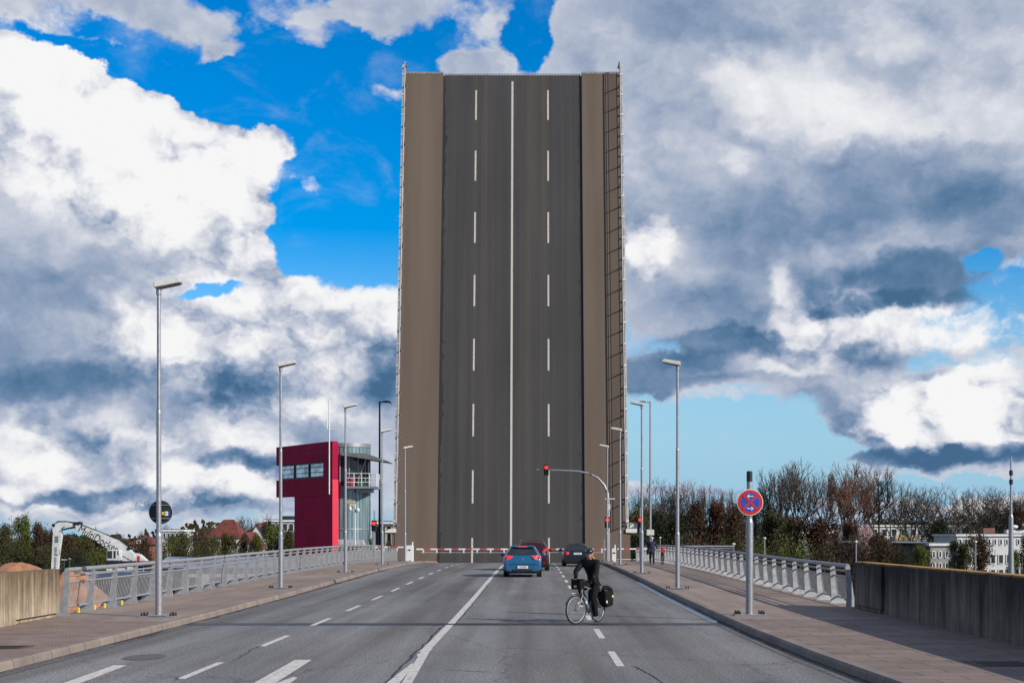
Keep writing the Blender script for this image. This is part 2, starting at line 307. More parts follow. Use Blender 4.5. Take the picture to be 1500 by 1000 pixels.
M['rail'] = mat('painted grey rail', (.32, .325, .34), .5, .25, var=.1, scale=9)
M['railpost'] = mat('pale grey rail posts', (.42, .425, .44), .55, .1, var=.14, scale=5)
M['gutter'] = mat('wet steel gutter', (.24, .28, .34), .42, .5, var=.3, scale=6)
M['white'] = mat('white painted metal', (.70, .70, .68), .4, var=.05, scale=6)
M['offwhite'] = mat('dirty white plastic', (.62, .61, .56), .5, var=.08, scale=6)
M['red'] = mat('red paint', (.55, .03, .03), .4, var=.06)
M['barred'] = mat('faded red stripe', (.52, .05, .06), .5, var=.1)
M['black'] = mat('black plastic', (.012, .012, .013), .5, var=.2)
M['dark'] = mat('dark metal', (.03, .032, .036), .45, .4, var=.2)
M['navy'] = mat('dark blue painted pole', (.012, .028, .048), .4, .2, var=.1)
M['glass'] = mat('dark glass', (.02, .03, .035), .08, var=.1, spec=.8)
M['lensred'] = mat('lit red lens', (.9, .02, .01), .4, emit=(1, .02, .01, 3.5))
M['lensoff'] = mat('unlit lens', (.02, .018, .015), .3)
M['yellow'] = mat('yellow label', (.85, .6, .02), .5, var=.05)
M['blue'] = mat('sign blue', (.01, .07, .42), .45, var=.05)
M['signred'] = mat('sign red', (.55, .02, .02), .45, var=.05)
M['signback'] = mat('dark sign back', (.018, .024, .026), .6, var=.2)
M['underlamp'] = mat('lamp glass', (.09, .09, .085), .25)

# ---------------------------------------------------------------- mesh helpers
def tag(o, label=None, cat=None, group=None, kind=None):
    for k, v in (('label', label), ('category', cat), ('group', group), ('kind', kind)):
        if v: o[k] = v
    return o
class MB:
    def __init__(s): s.v = []; s.f = []; s.mi = []; s.cur = 0; s.sm = []
    def add(s, vs, fs, smooth=False):
        o = len(s.v); s.v += [tuple(v) for v in vs]
        for f in fs: s.f.append(tuple(i + o for i in f)); s.mi.append(s.cur); s.sm.append(smooth)
        return s
    def box(s, a, b, mtx=None):
        x0, y0, z0 = a; x1, y1, z1 = b
        vs = [(x0, y0, z0), (x1, y0, z0), (x1, y1, z0), (x0, y1, z0), (x0, y0, z1), (x1, y0, z1), (x1, y1, z1), (x0, y1, z1)]
        if mtx: vs = [mtx @ Vector(v) for v in vs]
        return s.add(vs, [(0, 3, 2, 1), (4, 5, 6, 7), (0, 1, 5, 4), (1, 2, 6, 5), (2, 3, 7, 6), (3, 0, 4, 7)])
    def tube(s, p, q, r0, r1=None, n=10, caps=True, smooth=True):
        p = Vector(p); q = Vector(q); r1 = r0 if r1 is None else r1; d = (q - p)
        if d.length < 1e-6: return s
        d.normalize(); a = d.orthogonal().normalized(); b = d.cross(a); vs = []
        for c, r in ((p, r0), (q, r1)):
            for i in range(n): t = 2 * math.pi * i / n; vs.append(c + a * (math.cos(t) * r) + b * (math.sin(t) * r))
        s.add(vs, [(i, (i + 1) % n, n + (i + 1) % n, n + i) for i in range(n)], smooth)
        if caps: s.add(vs, [tuple(range(n - 1, -1, -1)), tuple(range(n, 2 * n))])
        return s
    def path(s, pts, r, n=8, closed=False, smooth=True):
        pts = [Vector(p) for p in pts]; k = len(pts); rs = r if isinstance(r, (list, tuple)) else [r] * k; vs = []
        prev = None
        for i, p in enumerate(pts):
            d = (pts[(i + 1) % k] - pts[i - 1]) if closed else (pts[min(i + 1, k - 1)] - pts[max(i - 1, 0)])
            d.normalize()
            a = (prev - d * prev.dot(d)) if prev is not None else d.orthogonal()
            a.normalize(); prev = a; b = d.cross(a)
            for j in range(n): t = 2 * math.pi * j / n; vs.append(p + a * math.cos(t) * rs[i] + b * math.sin(t) * rs[i])
        fs = []
        for i in range(k if closed else k - 1):
            for j in range(n): fs.append((i * n + j, i * n + (j + 1) % n, ((i + 1) % k) * n + (j + 1) % n, ((i + 1) % k) * n + j))
        s.add(vs, fs, smooth)
        if not closed: s.add(vs, [tuple(range(n - 1, -1, -1)), tuple(range((k - 1) * n, k * n))])
        return s
    def prism(s, poly, a, b, ax='y'):
        """poly in the plane across ax, pushed from a to b"""
        def P(u, v, w): return {'y': (u, w, v), 'x': (w, u, v), 'z': (u, v, w)}[ax]
        n = len(poly); vs = [P(u, v, a) for u, v in poly] + [P(u, v, b) for u, v in poly]
        return s.add(vs, [tuple(range(n)), tuple(range(2 * n - 1, n - 1, -1))] + [(i, n + i, n + (i + 1) % n, (i + 1) % n) for i in range(n)])
    def rings(s, rings, caps=True, smooth=True):
        n = len(rings[0]); vs = [v for r in rings for v in r]
        s.add(vs, [(i * n + j, i * n + (j + 1) % n, (i + 1) * n + (j + 1) % n, (i + 1) * n + j) for i in range(len(rings) - 1) for j in range(n)], smooth)
        if caps: s.add(vs, [tuple(range(n - 1, -1, -1)), tuple(range(len(vs) - n, len(vs)))])
        return s
    def ball(s, c, r, n=10, m=7):
        c = Vector(c); r = Vector(r if hasattr(r, '__len__') else (r, r, r)); rg = []
        for i in range(m + 1):
            t = math.pi * (i + .02 * (i == 0) - .02 * (i == m)) / m
            rg.append([c + Vector((math.sin(t) * math.cos(2 * math.pi * j / n) * r.x, math.sin(t) * math.sin(2 * math.pi * j / n) * r.y, -math.cos(t) * r.z)) for j in range(n)])
        return s.rings(rg)
    def torus(s, c, Rr, r, axis='y', n=32, k=8):
        c = Vector(c); pts = []
        for i in range(n):
            t = 2 * math.pi * i / n; u, v = math.cos(t) * Rr, math.sin(t) * Rr
            pts.append(c + Vector({'y': (u, 0, v), 'x': (0, u, v), 'z': (u, v, 0)}[axis]))
        return s.path(pts, r, k, closed=True)
    def build(s, name, mats, parent=None, loc=None, bevel=0, fix=True):
        me = bpy.data.meshes.new(name); me.from_pydata(s.v, [], s.f)
        for mt in (mats if isinstance(mats, (list, tuple)) else [mats]): me.materials.append(mt)
        me.polygons.foreach_set('material_index', s.mi); me.polygons.foreach_set('use_smooth', s.sm)
        if fix:
            bm = bmesh.new(); bm.from_mesh(me); bmesh.ops.recalc_face_normals(bm, faces=bm.faces); bm.to_mesh(me); bm.free()
        o = bpy.data.objects.new(name, me); C.objects.link(o)
        if parent: o.parent = parent
        if loc: o.location = loc
        if bevel:
            md = o.modifiers.new('bevel', 'BEVEL'); md.width = bevel; md.segments = 2; md.limit_method = 'ANGLE'
        return o
def empty(name, loc=(0, 0, 0), rz=0, label=None, cat=None, group=None):
    o = bpy.data.objects.new(name, None); C.objects.link(o); o.location = loc; o.rotation_euler = (0, 0, rz); o.empty_display_size = .3
    return tag(o, label, cat, group)
def copy_tree(o, parent=None, kids=None):
    if kids is None:
        kids = {}
        for x in bpy.data.objects:
            if x.parent: kids.setdefault(x.parent.name, []).append(x)
    c = o.copy(); C.objects.link(c)
    if parent: c.parent = parent
    for ch in kids.get(o.name, []): copy_tree(ch, c, kids)
    return c
def text(body, size, m, parent, loc, rot, name='lettering', ext=.004, align='CENTER', sx=1.0):
    cu = bpy.data.curves.new(name, 'FONT'); cu.body = body; cu.size = size; cu.extrude = ext; cu.align_x = align; cu.align_y = 'CENTER'
    t = bpy.data.objects.new(name, cu); C.objects.link(t)
    bpy.context.view_layer.update()
    me = bpy.data.meshes.new_from_object(t.evaluated_get(bpy.context.evaluated_depsgraph_get())); bpy.data.objects.remove(t)
    me.materials.clear(); me.materials.append(m)
    o = bpy.data.objects.new(name, me); C.objects.link(o); o.parent = parent; o.location = loc; o.rotation_euler = rot; o.scale = (sx, 1, 1)
    return o
def W_(px, py, d):   # where the sight line through a photograph pixel meets the real distance d
    s = F / d; return Vector(((px - VX) / s, d, CZ - (py - VY) / s))

# ---------------------------------------------------------------- road profile: the approach rises a little, then dips to the joint
PROF = [(-60, 0), (20, 0), (36, 0), (48, .03), (58, .09), (70, .145), (82, .16), (92, .13), (102, .04), (112, -.12), (121.7, -.34), (140, -.8)]
def zr(y):
    for (a, za), (b, zb) in zip(PROF, PROF[1:]):
        if y <= b:
            t = max(0, (y - a) / (b - a)); return za + (zb - za) * t
    return PROF[-1][1]
YS = [-20, 0, 8] + [y for y in range(12, 122, 2)] + [121.7]
JOINT = 33.6; LK, RK = -8.25, 4.62; LE, RE = -11.75, 8.95; PH = .14; XC = -1.97
def kerb_r(y):    # the right kerb swings out slightly towards the camera
    return RK + max(0, 30 - y) * .018 + max(0, 24 - y) * .02
def sheet(name, xa, xb, y0, y1, m, dz=0, step=2.0, parent=None):
    fa = xa if callable(xa) else (lambda y: xa); fb = xb if callable(xb) else (lambda y: xb)
    ys = sorted({y0, y1, *[y for y in YS if y0 < y < y1]}); mb = MB(); vs = []
    for y in ys: vs += [(fa(y), y, zr(y) + dz), (fb(y), y, zr(y) + dz)]
    mb.add(vs, [(2 * i, 2 * i + 1, 2 * i + 3, 2 * i + 2) for i in range(len(ys) - 1)])
    return mb.build(name, m, parent, fix=False)
GZ = -6.5
gm = mat('river bank ground', (.075, .085, .035), .95, var=.3, scale=.08, col2=(.10, .085, .055))
o = MB(); o.box((-1500, -300, GZ - 1), (1500, 3000, GZ)); tag(o.build('ground', gm), kind='structure')
wm = mat('river water', (.02, .032, .03), .06, var=.1, bump=.25, bscale=1.2); o = MB(); o.box((-400, 133, GZ - .3), (400, 168, GZ + .03)); tag(o.build('river', wm), kind='structure')
qm = mat('quay concrete', (.20, .19, .175), .9, var=.2, scale=.4)
o = MB(); o.box((-90, 60, GZ - .5), (-13.2, 132.4, -4.0)); tag(o.build('quay', qm), kind='structure')

road = tag(sheet('road', LK, kerb_r, -20, JOINT - .2, M['road']), kind='structure')
road2 = tag(sheet('road', LK, kerb_r, JOINT + .2, 121.7, M['road_bridge']), kind='structure')
# deck body under road and pavements
mb = MB(); ys = YS; rg = []
for y in ys:
    z = zr(y); e = 1.6 if y > JOINT else 6.4
    rg.append([(LE, y, z + PH - .02), (LK - .2, y, z + PH - .02), (LK - .2, y, z - .03), (kerb_r(y) + .2, y, z - .03), (kerb_r(y) + .2, y, z + PH - .02), (RE, y, z + PH - .02), (RE, y, z - .5), (RE - 1.5, y, z - e), (LE + 1.5, y, z - e), (LE, y, z - .5)])
tag(mb.rings(rg, smooth=False).build('bridge_deck', M['conc']), kind='structure')
for y in (62, 96):
    o = MB(); o.box((LE + 2.5, y - 1, GZ), (RE - 2.5, y + 1, zr(y) - 1.61)); tag(o.build('bridge_pier', M['conc']), kind='structure')
o = MB(); o.box((LE - .6, 112, GZ - .5), (LE + 2.2, 131, -1.9)); o.box((RE - 2.2, 112, GZ - .5), (RE + .6, 131, -1.9)); o.box((LE + 2.2, 112, GZ - .5), (RE - 2.2, 121.0, -2.2)); o.box((LE + 2.2, 129.5, GZ - .5), (RE - 2.2, 131, -2.4))
tag(o.build('bascule_chamber', M['conc']), kind='structure')
# expansion joint
o = MB(); vs = []
n = 60
rr = random.Random(2)
for i in range(n + 1):
    x = LK + (kerb_r(34) - LK) * i / n; j = rr.uniform(-.03, .03); vs += [(x, JOINT - .42 + j, .0030), (x, JOINT + .42 + j * .7, .0030)]
o.add(vs, [(2 * i, 2 * i + 2, 2 * i + 3, 2 * i + 1) for i in range(n)]); tag(o.build('road_joint', M['tar'], fix=False), kind='structure')
o = MB(); o.box((LE + .2, JOINT - .25, PH - .01), (LK - .32, JOINT - .11, PH + .006)); o.box((kerb_r(33) + .32, JOINT - .28, PH - .01), (RE - .1, JOINT - .14, PH + .006))
tag(o.build('pavement_joint', M['gutter']), kind='structure')
# pavements and kerbs
o = sheet('pavement', LE, LK - .18, -20, 32.6, M['brick'], PH); tag(o, kind='structure')
o = sheet('pavement', LE, LK - .18, 32.6, 121.5, M['pave'], PH); tag(o, kind='structure')
o = sheet('pavement', lambda y: kerb_r(y) + .18, RE, -20, JOINT - .1, M['slab'], PH); tag(o, kind='structure')
o = sheet('pavement', lambda y: kerb_r(y) + .18, RE, JOINT - .1, 121.5, M['pave'], PH); tag(o, kind='structure')
for side, kx in ((-1, lambda y: LK), (1, kerb_r)):
    rg = []
    for y in YS:
        z = zr(y); k = kx(y); s = side
        rg.append([(k - s * .02, y, z - .02), (k, y, z + PH - .035), (k + s * .03, y, z + PH + .004), (k + s * .2, y, z + PH + .006), (k + s * .2, y, z - .02)])
    tag(MB().rings(rg, smooth=False).build('kerb', M['kerb']), kind='structure')
tag(sheet('gutter_strip', lambda y: kerb_r(y) - .34, lambda y: kerb_r(y) - .14, JOINT + .5, 60, M['gutter'], .005), kind='structure')
st = mat('gutter setts', (.15, .14, .13), .8, var=.3, scale=5)
tag(sheet('gutter_strip', lambda y: kerb_r(y) - .34, lambda y: kerb_r(y) - .03, -20, JOINT - .5, slabs('gutter stones', (.12, .115, .11), (.17, .16, .15), .3, .16, .02), .005), kind='structure')
tag(sheet('gutter_strip', lambda y: LK + .03, lambda y: LK + .30, -20, JOINT - .5, bpy.data.materials['gutter stones'], .005), kind='structure')

# road markings, worn paint sheets children of the road they lie on
def mark(name, poly, parent, dz=.0045):
    """poly in plan, ordered; follows the road profile"""
    mb = MB(); mb.add([(x, y, zr(y) + dz) for x, y in poly], [tuple(range(len(poly)))]); return mb.build(name, M['paint'], parent, fix=False)
def strip(name, xa, xb, y0, y1, w, parent):
    ys = sorted({y0, y1, *[y for y in YS if y0 < y < y1]}); mb = MB(); vs = []
    for y in ys:
        x = xa + (xb - xa) * (y - y0) / (y1 - y0); vs += [(x - w / 2, y, zr(y) + .0045), (x + w / 2, y, zr(y) + .0045)]
    mb.add(vs, [(2 * i, 2 * i + 1, 2 * i + 3, 2 * i + 2) for i in range(len(ys) - 1)]); return mb.build(name, M['paint'], parent, fix=False)
def px_xy(px, py): d = F * CZ / (py - VY); return ((px - VX) * d / F, d)
strip('centre_line', -1.99, XC, 25.6, JOINT - .25, .17, road)
strip('centre_line', XC, XC, JOINT + .25, 121.5, .17, road2)
mark('centre_line', [px_xy(*p) for p in ((565, 1001), (584, 1001), (606, 975), (604, 970.5))][::-1], road, .0060)
mark('centre_line', [px_xy(*p) for p in ((588, 1001), (603, 1001), (634, 946), (616, 956), (605, 973))][::-1], road, .0068)
mark('centre_line', [(-2.075, 25.1), (-1.86, 26.4), (-1.905, 25.6), (-2.01, 24.6)], road, .0076)
def dash(x, y0, L, w=.13):
    par = road if y0 + L < JOINT else road2
    strip('lane_dash', x, x, y0, y0 + L, w, par)
for k in range(-1, 13):
    y0 = 26.95 + 6.15 * k + (0.0 if k else 0)
    if y0 < 22: dash(-5.2, 20.9, 2.7)
    else: dash(-5.17, y0, 2.9)
for k in range(0, 14):
    y0 = 22.9 + 6.15 * k
    dash(1.40, y0, 2.9)
# lane arrows painted for the traffic coming this way
mark('lane_arrow', [px_xy(*p) for p in ((90, 1001), (116, 1001), (186, 974), (166, 974))], road)
mark('lane_arrow', [px_xy(*p) for p in ((370, 1001), (402, 1001), (457, 966), (432, 966))], road)
mark('lane_arrow', [px_xy(*p) for p in ((402, 1001), (424, 1001), (436, 992), (430, 991))], road, .005)
# sealed cracks and the seam beside the centre line
def crack(pts, w, z=.0052):
    rr_ = random.Random(len(pts) + int(pts[0][0] * 7)); P_ = []
    for (x0, y0), (x1, y1) in zip(pts, pts[1:]):
        for i in range(14): t = i / 14; P_.append((x0 + (x1 - x0) * t + rr_.uniform(-.03, .03), y0 + (y1 - y0) * t))
    P_.append(pts[-1]); vs = []
    for x, y in P_: k = w * rr_.uniform(.5, 1.3); vs += [(x - k, y, zr(y) + z), (x + k, y + .01, zr(y) + z)]
    mb = MB(); mb.add(vs, [(2 * i, 2 * i + 1, 2 * i + 3, 2 * i + 2) for i in range(len(P_) - 1)]); return tag(mb.build('road_crack', M['tar'], None, fix=False), kind='structure')
crack([(-2.13, 20), (-2.12, 27), (-2.10, JOINT - .5)], .022); crack([(-1.86, JOINT + .5), (-1.86, 44), (-1.87, 58)], .014)
crack([px_xy(930, 976), px_xy(950, 986), px_xy(975, 1001)], .016); crack([px_xy(342, 968), px_xy(370, 950), px_xy(384, 945)], .016); crack([px_xy(628, 982), px_xy(660, 981), px_xy(720, 984)], .02)
crack([px_xy(255, 996), px_xy(264, 991)], .014)
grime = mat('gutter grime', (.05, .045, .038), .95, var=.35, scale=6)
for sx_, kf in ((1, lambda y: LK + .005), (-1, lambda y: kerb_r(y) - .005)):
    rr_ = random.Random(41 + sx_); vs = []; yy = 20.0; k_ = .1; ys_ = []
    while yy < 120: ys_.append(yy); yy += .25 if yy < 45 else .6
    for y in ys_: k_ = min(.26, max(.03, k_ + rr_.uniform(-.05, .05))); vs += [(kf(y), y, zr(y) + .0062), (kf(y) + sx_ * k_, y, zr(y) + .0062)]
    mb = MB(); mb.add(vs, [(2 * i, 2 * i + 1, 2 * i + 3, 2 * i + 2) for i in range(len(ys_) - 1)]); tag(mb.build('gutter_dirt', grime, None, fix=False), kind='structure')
# manhole covers and a tar patch
def disc(name, c, r, m, sx=1, n=28, z=.006):
    mb = MB(); mb.add([(c[0] + math.cos(2 * math.pi * i / n) * r * sx, c[1] + math.sin(2 * math.pi * i / n) * r, zr(c[1]) + z) for i in range(n)], [tuple(range(n))]); return mb.build(name, m, None, fix=False)
tag(disc('road_patch', px_xy(212, 962), .62, mat('dark asphalt patch', (.115, .11, .105), .8, var=.2, scale=12), .55), kind='structure')
for (px, py, w, d, lab) in ((12, 948, .7, .7, 'rusty iron manhole cover in the red brick pavers at left'), (1465, 972, .9, .8, 'rectangular iron cover in the paving slabs near the right wall')):
    dd = F * (CZ - PH) / (py - VY); x = (px - VX) * dd / F
    o = MB(); o.box((x - w / 2, dd - d / 2, PH - .02), (x + w / 2, dd + d / 2, PH + .012)); o.cur = 1
    for i in range(5): o.box((x - w * .4, dd - d * .4 + i * d * .18, PH + .012), (x + w * .4, dd - d * .36 + i * d * .18, PH + .018))
    tag(o.build('manhole_cover', [mat('rusty iron', (.13, .085, .06), .7, .3, var=.3, scale=8), M['dark']]), lab, 'manhole cover')

# ---------------------------------------------------------------- parapet walls and railings
def wall(name, x0, x1, y0, y1, h, m, label, cap=None):
    e = empty(name, (0, 0, 0), 0, label, 'parapet wall')
    return e
w = empty('parapet_wall', (LE + .15, 26, PH), 0, 'sunlit ochre board-marked concrete parapet at the left edge of the pavement', 'parapet wall')
lx = 0.0
mb = MB(); mb.box((-.16, -40, -.2), (.16, 5.35, 1.17)); mb.build('wall_section', M['wall_l'], w)
mb = MB(); mb.box((-.14, 5.37, .10), (.14, 8.3, 1.15)); mb.box((-.10, 5.37, -.1), (.06, 8.3, .098)); mb.build('wall_section', M['wall_l'], w)
w = empty('parapet_wall', (RE - .1, 20, PH), 0, 'dark stained concrete parapet with orange lichen cap at the right', 'parapet wall')
mb = MB(); mb.box((-.17, -40, -.2), (.17, 18.45, 1.25)); mb.build('wall_section', M['wall_r'], w)
mb = MB(); mb.box((-.24, 15.2, .12), (-.172, 18.1, 1.19)); mb.box((-.21, 15.4, .02), (-.171, 18.1, .10)); mb.build('facing_panel', M['wall_r'], w)

def rail_set(parent, side, y0, y1, n, lean=.15, base=0.0, fz=None, nbar=14, post0=None, mats=None):
    """railing along local y; side=+1 right, -1 left; tops lean to the road. Returns nothing, adds parts to parent"""
    fz = fz or (lambda y: 0.0); mr, mp = mats or (M['rail'], M['railpost'])
    def X(h): return side * (-.12 - lean * (h / 1.12))       # slanted plane
    ys = [y0 + (y1 - y0) * i / n for i in range(n + 1)]
    for h, r, nm in ((1.12, .055, 'handrail'), (.97, .027, 'middle_rail'), (.81, .027, 'middle_rail'), (.20, .027, 'bottom_rail')):
        MB().path([(X(h), y, fz(y) + h) for y in ys], r, 8).build(nm, mr, parent)
    pm = {}
    for y in ys:
        mb = MB(); z = fz(y)
        poly = [(side * .12, z - .03), (X(0) - side * .21, z - .03), (X(.25) - side * .15, z + .25), (X(1.08) - side * .08, z + 1.10), (X(1.08) + side * .05, z + 1.10), (X(.3) + side * .05, z + .3), (side * .12, z + .06)]
        mb.prism(poly, y - .014, y + .014); mb.box((min(side * .16, X(0) - side * .14), y - .09, z - .01), (max(side * .16, X(0) - side * .14), y + .09, z + .012)); mb.build('railing_post', mp, parent)
    for a, b in zip(ys, ys[1:]):
        mb = MB()
        for i in range(1, nbar):
            y = a + (b - a) * i / nbar; z = fz(y); t = .009
            mb.prism([(X(.2) - t, z + .2), (X(.2) + t, z + .2), (X(.81) + t, z + .81), (X(.81) - t, z + .81)], y - t * .8, y + t * .8)
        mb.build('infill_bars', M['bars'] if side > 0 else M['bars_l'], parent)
yl0, yl1 = 34.45, 118.0
r1 = empty('railing', (LE + .1, 0, PH), 0, 'long grey steel railing along the left pavement from the ochre wall to the lift bridge', 'railing')
rail_set(r1, -1, yl0 + .15, yl1, 42, fz=zr, mats=(M['rail'], M['rail']))
for yy in (36.1, 37.4, 38.3, 39.9, 40.6, 43.1, 45.4): mb = MB(); mb.box((.06, yy - .03, -.02), (.10, yy + .03, .13)); mb.build('cable_clip', M['yellow'], r1)
r2 = empty('railing', (RE - .12, 0, PH), 0, 'long pale steel railing with leaning posts along the right pavement', 'railing')
rail_set(r2, 1, 38.7, 118.5, 40, fz=zr)
r3 = empty('railing', (8.9, 97, -.1), R(-90), 'short pale railing leading off sideways behind the right pavement railing', 'railing')
rail_set(r3, 1, .3, 4.8, 3, fz=lambda y: .28)
mb = MB(); mb.box((-.35, 0, -1.0), (2.0, 5.1, -.05)); mb.tube((1.0, 4.6, -6.3), (1.0, 4.6, -1.0), .2); mb.build('landing', M['conc'], r3)
mb = MB(); mb.tube((-.34, 4.8, 1.36), (-.34, 4.8, 1.52), .03); mb.ball((-.34, 4.8, 1.56), (.16, .12, .07)); mb.build('small_lamp', M['white'], r3)

# ---------------------------------------------------------------- the raised bascule leaf
T = R(11.5)
M['edge'] = mat('dull edge paint', (.44, .42, .40), .5, var=.15, scale=1.5)
leaf = empty('bascule_leaf', (XC, 122.05, 0), 0, 'raised drawbridge leaf standing upright with asphalt lanes, brown walkways and side railings', 'drawbridge')
leaf.rotation_euler = (-T, 0, 0)
HW = 6.35; WE = 10.0; TOP = 45.3
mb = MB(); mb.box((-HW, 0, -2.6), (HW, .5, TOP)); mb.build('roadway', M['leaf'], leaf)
mb = MB()
for x in (-8.2, -3, 3, 8.2): mb.box((x - .3, .52, -2.4), (x + .3, 2.6, TOP - 1.5))
for i in range(12): z = -1 + i * 3.9; mb.box((-9.8, .52, z), (9.8, 1.3, z + .25))
mb.build('girders', mat('leaf steel underside', (.25, .26, .28), .5, .3), leaf)
for s in (-1, 1):
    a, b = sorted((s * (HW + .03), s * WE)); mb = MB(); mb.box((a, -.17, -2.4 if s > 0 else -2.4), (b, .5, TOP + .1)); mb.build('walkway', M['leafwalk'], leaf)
    # foot of the walkway is a little wider
    a2, b2 = sorted((s * (WE + .003), s * (WE + .28))); mb = MB(); mb.box((a2, -.12, -2.4), (b2, .5, 2.2)); mb.build('walkway_edge', M['leafwalk'], leaf)
    mb = MB(); mb.box((a - .02, -.2, TOP + .103), (b + .02, .52, TOP + .30)); mb.build('end_plate', mat('weathered aluminium', (.30, .28, .27), .5, .3, var=.2, scale=4), leaf)
    # dark strip with a ragged edge between carriageway and walkway
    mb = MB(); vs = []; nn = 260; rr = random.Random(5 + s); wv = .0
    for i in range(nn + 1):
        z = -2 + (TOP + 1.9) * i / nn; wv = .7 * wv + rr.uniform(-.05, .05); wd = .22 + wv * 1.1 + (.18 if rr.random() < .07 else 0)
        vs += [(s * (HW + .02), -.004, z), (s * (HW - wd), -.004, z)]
    mb.add(vs, [(2 * i, 2 * i + 1, 2 * i + 3, 2 * i + 2) for i in range(nn)]); mb.build('dark_edge_strip', M['tar'], leaf, fix=False)
    # edge beam seen end on, painted pale
    e0, e1 = sorted((s * (WE + .004), s * (WE + .15))); mb = MB(); mb.box((e0, -.30, 2.6), (e1, .25, TOP + 1.0)); mb.build('edge_beam', M['edge'], leaf)
    mb = MB()
    for i in range(22):
        z = 3.2 + i * 2.0; q0, q1 = sorted((s * (WE - .10), s * (WE + .165))); mb.box((q0, -.36, z), (q1, -.31, z + .16))
    mb.build('fixing_clips', M['offwhite'], leaf)
    q0, q1 = sorted((s * (WE - .1), s * (WE + .85))); mb = MB(); mb.box((q0, -.34, 2.25), (q1, .2, 2.58)); mb.build('rail_foot', M['offwhite'], leaf)
    # railing standing off the walkway towards the camera
    rl = empty('leaf_railing', (s * (WE - .02), -.17, 0)); rl.parent = leaf; rl.rotation_euler = (R(90), 0, 0)
    rail_set(rl, s, 2.9, 46.0, 22, lean=.02, nbar=20)
mb = MB(); mb.box((-HW + .1, .1, TOP + .01), (HW - .1, .45, TOP + .1))
for i in range(90): x = -HW + .15 + i * (2 * HW - .3) / 89; mb.box((x - .035, -.02, TOP + .01), (x + .035, .3, TOP + .22))
mb.build('comb_joint', mat('comb steel', (.13, .07, .05), .6, .4, scale=1.2, col2=(.12, .12, .13)), leaf)
mb = MB(); mb.box((-.09, -.005, -2), (.09, -.003, TOP - .55)); mb.build('centre_line', M['paint_leaf'], leaf)
for x in (-3.34, 3.27):
    for k in range(8):
        z1 = 43.85 - 6.0 * k
        if z1 < 0: break
        mb = MB(); mb.box((x - .075, -.005, z1 - 2.95), (x + .075, -.003, z1)); mb.build('lane_dash', M['paint_leaf'], leaf)

# ---------------------------------------------------------------- street lamps
def lamp_proto():
    r = empty('street_lamp')
    mb = MB(); mb.tube((0, 0, 0), (0, 0, 1.95), .083, .083, 14); mb.tube((0, 0, 1.95), (0, 0, 2.02), .083, .06, 14); mb.tube((0, 0, 2.02), (0, 0, 4.9), .06, .058, 14); mb.tube((0, 0, 4.9), (0, 0, 4.97), .062, .05, 14); mb.tube((0, 0, 4.97), (0, 0, 7.78), .047, .044, 14)
    mb.tube((0, 0, 7.74), (0, 0, 7.92), .062, .066, 12)
    mb.build('pole', M['steel'], r)
    mb = MB(); mb.box((-.43, -.2, 0), (.43, .2, .035)); mb.box((-.22, -.22, .035), (.22, .22, .06)); bp = mb.build('base_plate', M['steel'], r, bevel=.006)
    mb = MB()
    for x in (-.38, -.3, .3, .38):
        for y in (-.14, .14): mb.tube((x, y, .03), (x, y, .12), .016, n=6); mb.tube((x, y, .035), (x, y, .07), .03, n=6)
    mb.build('bolts', M['dark'], bp)
    # flat tapered head reaching over the road (towards +x)
    mb = MB(); mb.prism([(-.10, 7.90), (-.10, 8.03), (.48, 8.13), (.56, 8.06), (.53, 8.02), (-.05, 7.90)], -.16, .16); h = mb.build('lamp_head', M['offwhite'], r, bevel=.02)
    mb = MB(); mb.prism([(-.04, 7.895), (.50, 8.012), (.515, 8.0), (-.02, 7.875)], -.12, .12); mb.build('lamp_glass', M['underlamp'], h)
    return r
LP = lamp_proto()
L_lab = ['tallest nearest grey street lamp on the left carrying the dark round sign', 'second grey street lamp on the left pavement, in front of the red tower', 'third left street lamp, standing beside the antenna of the red control tower',
         'fourth left street lamp, right of the glass control tower balcony', 'farthest left street lamp, in front of the brown walkway beside the white barrier box']
R_lab = ['nearest grey street lamp on the right pavement beside the railing', 'second right street lamp whose head points to the leaf edge, near the cyclist in navy', 'third right street lamp, before the edge railing of the raised leaf', 'farthest right street lamp beside the traffic light gantry']
first = True
for lst, xx, rz, labs in (((34.15, 50.6, 68.0, 84.5, 99.5), -9.02, 0, L_lab), ((50.2, 66.8, 83.6, 98.2), 5.08, math.pi, R_lab)):
    for y, lb in zip(lst, labs):
        o = LP if first else copy_tree(LP); first = False
        o.location = (xx, y, zr(y) + PH); o.rotation_euler = (0, 0, rz + R(4 if rz == 0 else -6)); tag(o, lb, 'street lamp', 'grey street lamps along the bridge')
# tall dark lamps on the quays
def quay_lamp(x, y, z0, ztop, s, m, lab):
    r = empty('quay_lamp', (x, y, z0), 0, lab, 'street lamp'); h = ztop - z0
    MB().tube((0, 0, 0), (0, 0, h), .13, .075, 12).build('pole', m, r)
    mb = MB(); mb.tube((0, 0, h - .12), (s * .35, 0, h - .05), .05, .045); mb.ball((s * .6, 0, h - .04), (.42, .18, .10)); mb.prism([(s * .85, h - .1), (s * 1.08, h - .3), (s * 1.0, h - .02), (s * .8, h + .04)], -.09, .09); mb.build('lamp_head', m, r)
    return r
quay_lamp(-13.9, 128, -4, 14.1, 1, M['navy'], 'tall dark blue quay lamp standing left of the raised leaf')
ql = quay_lamp(10.5, 128, -6.5, 14.1, -1, M['steel'], 'tall pale lamp behind the right railing with a small plate on its pole')
mb = MB(); mb.box((-.32, -.2, 8.55), (.32, -.16, 9.05)); mb.build('sign_plate', M['offwhite'], ql)
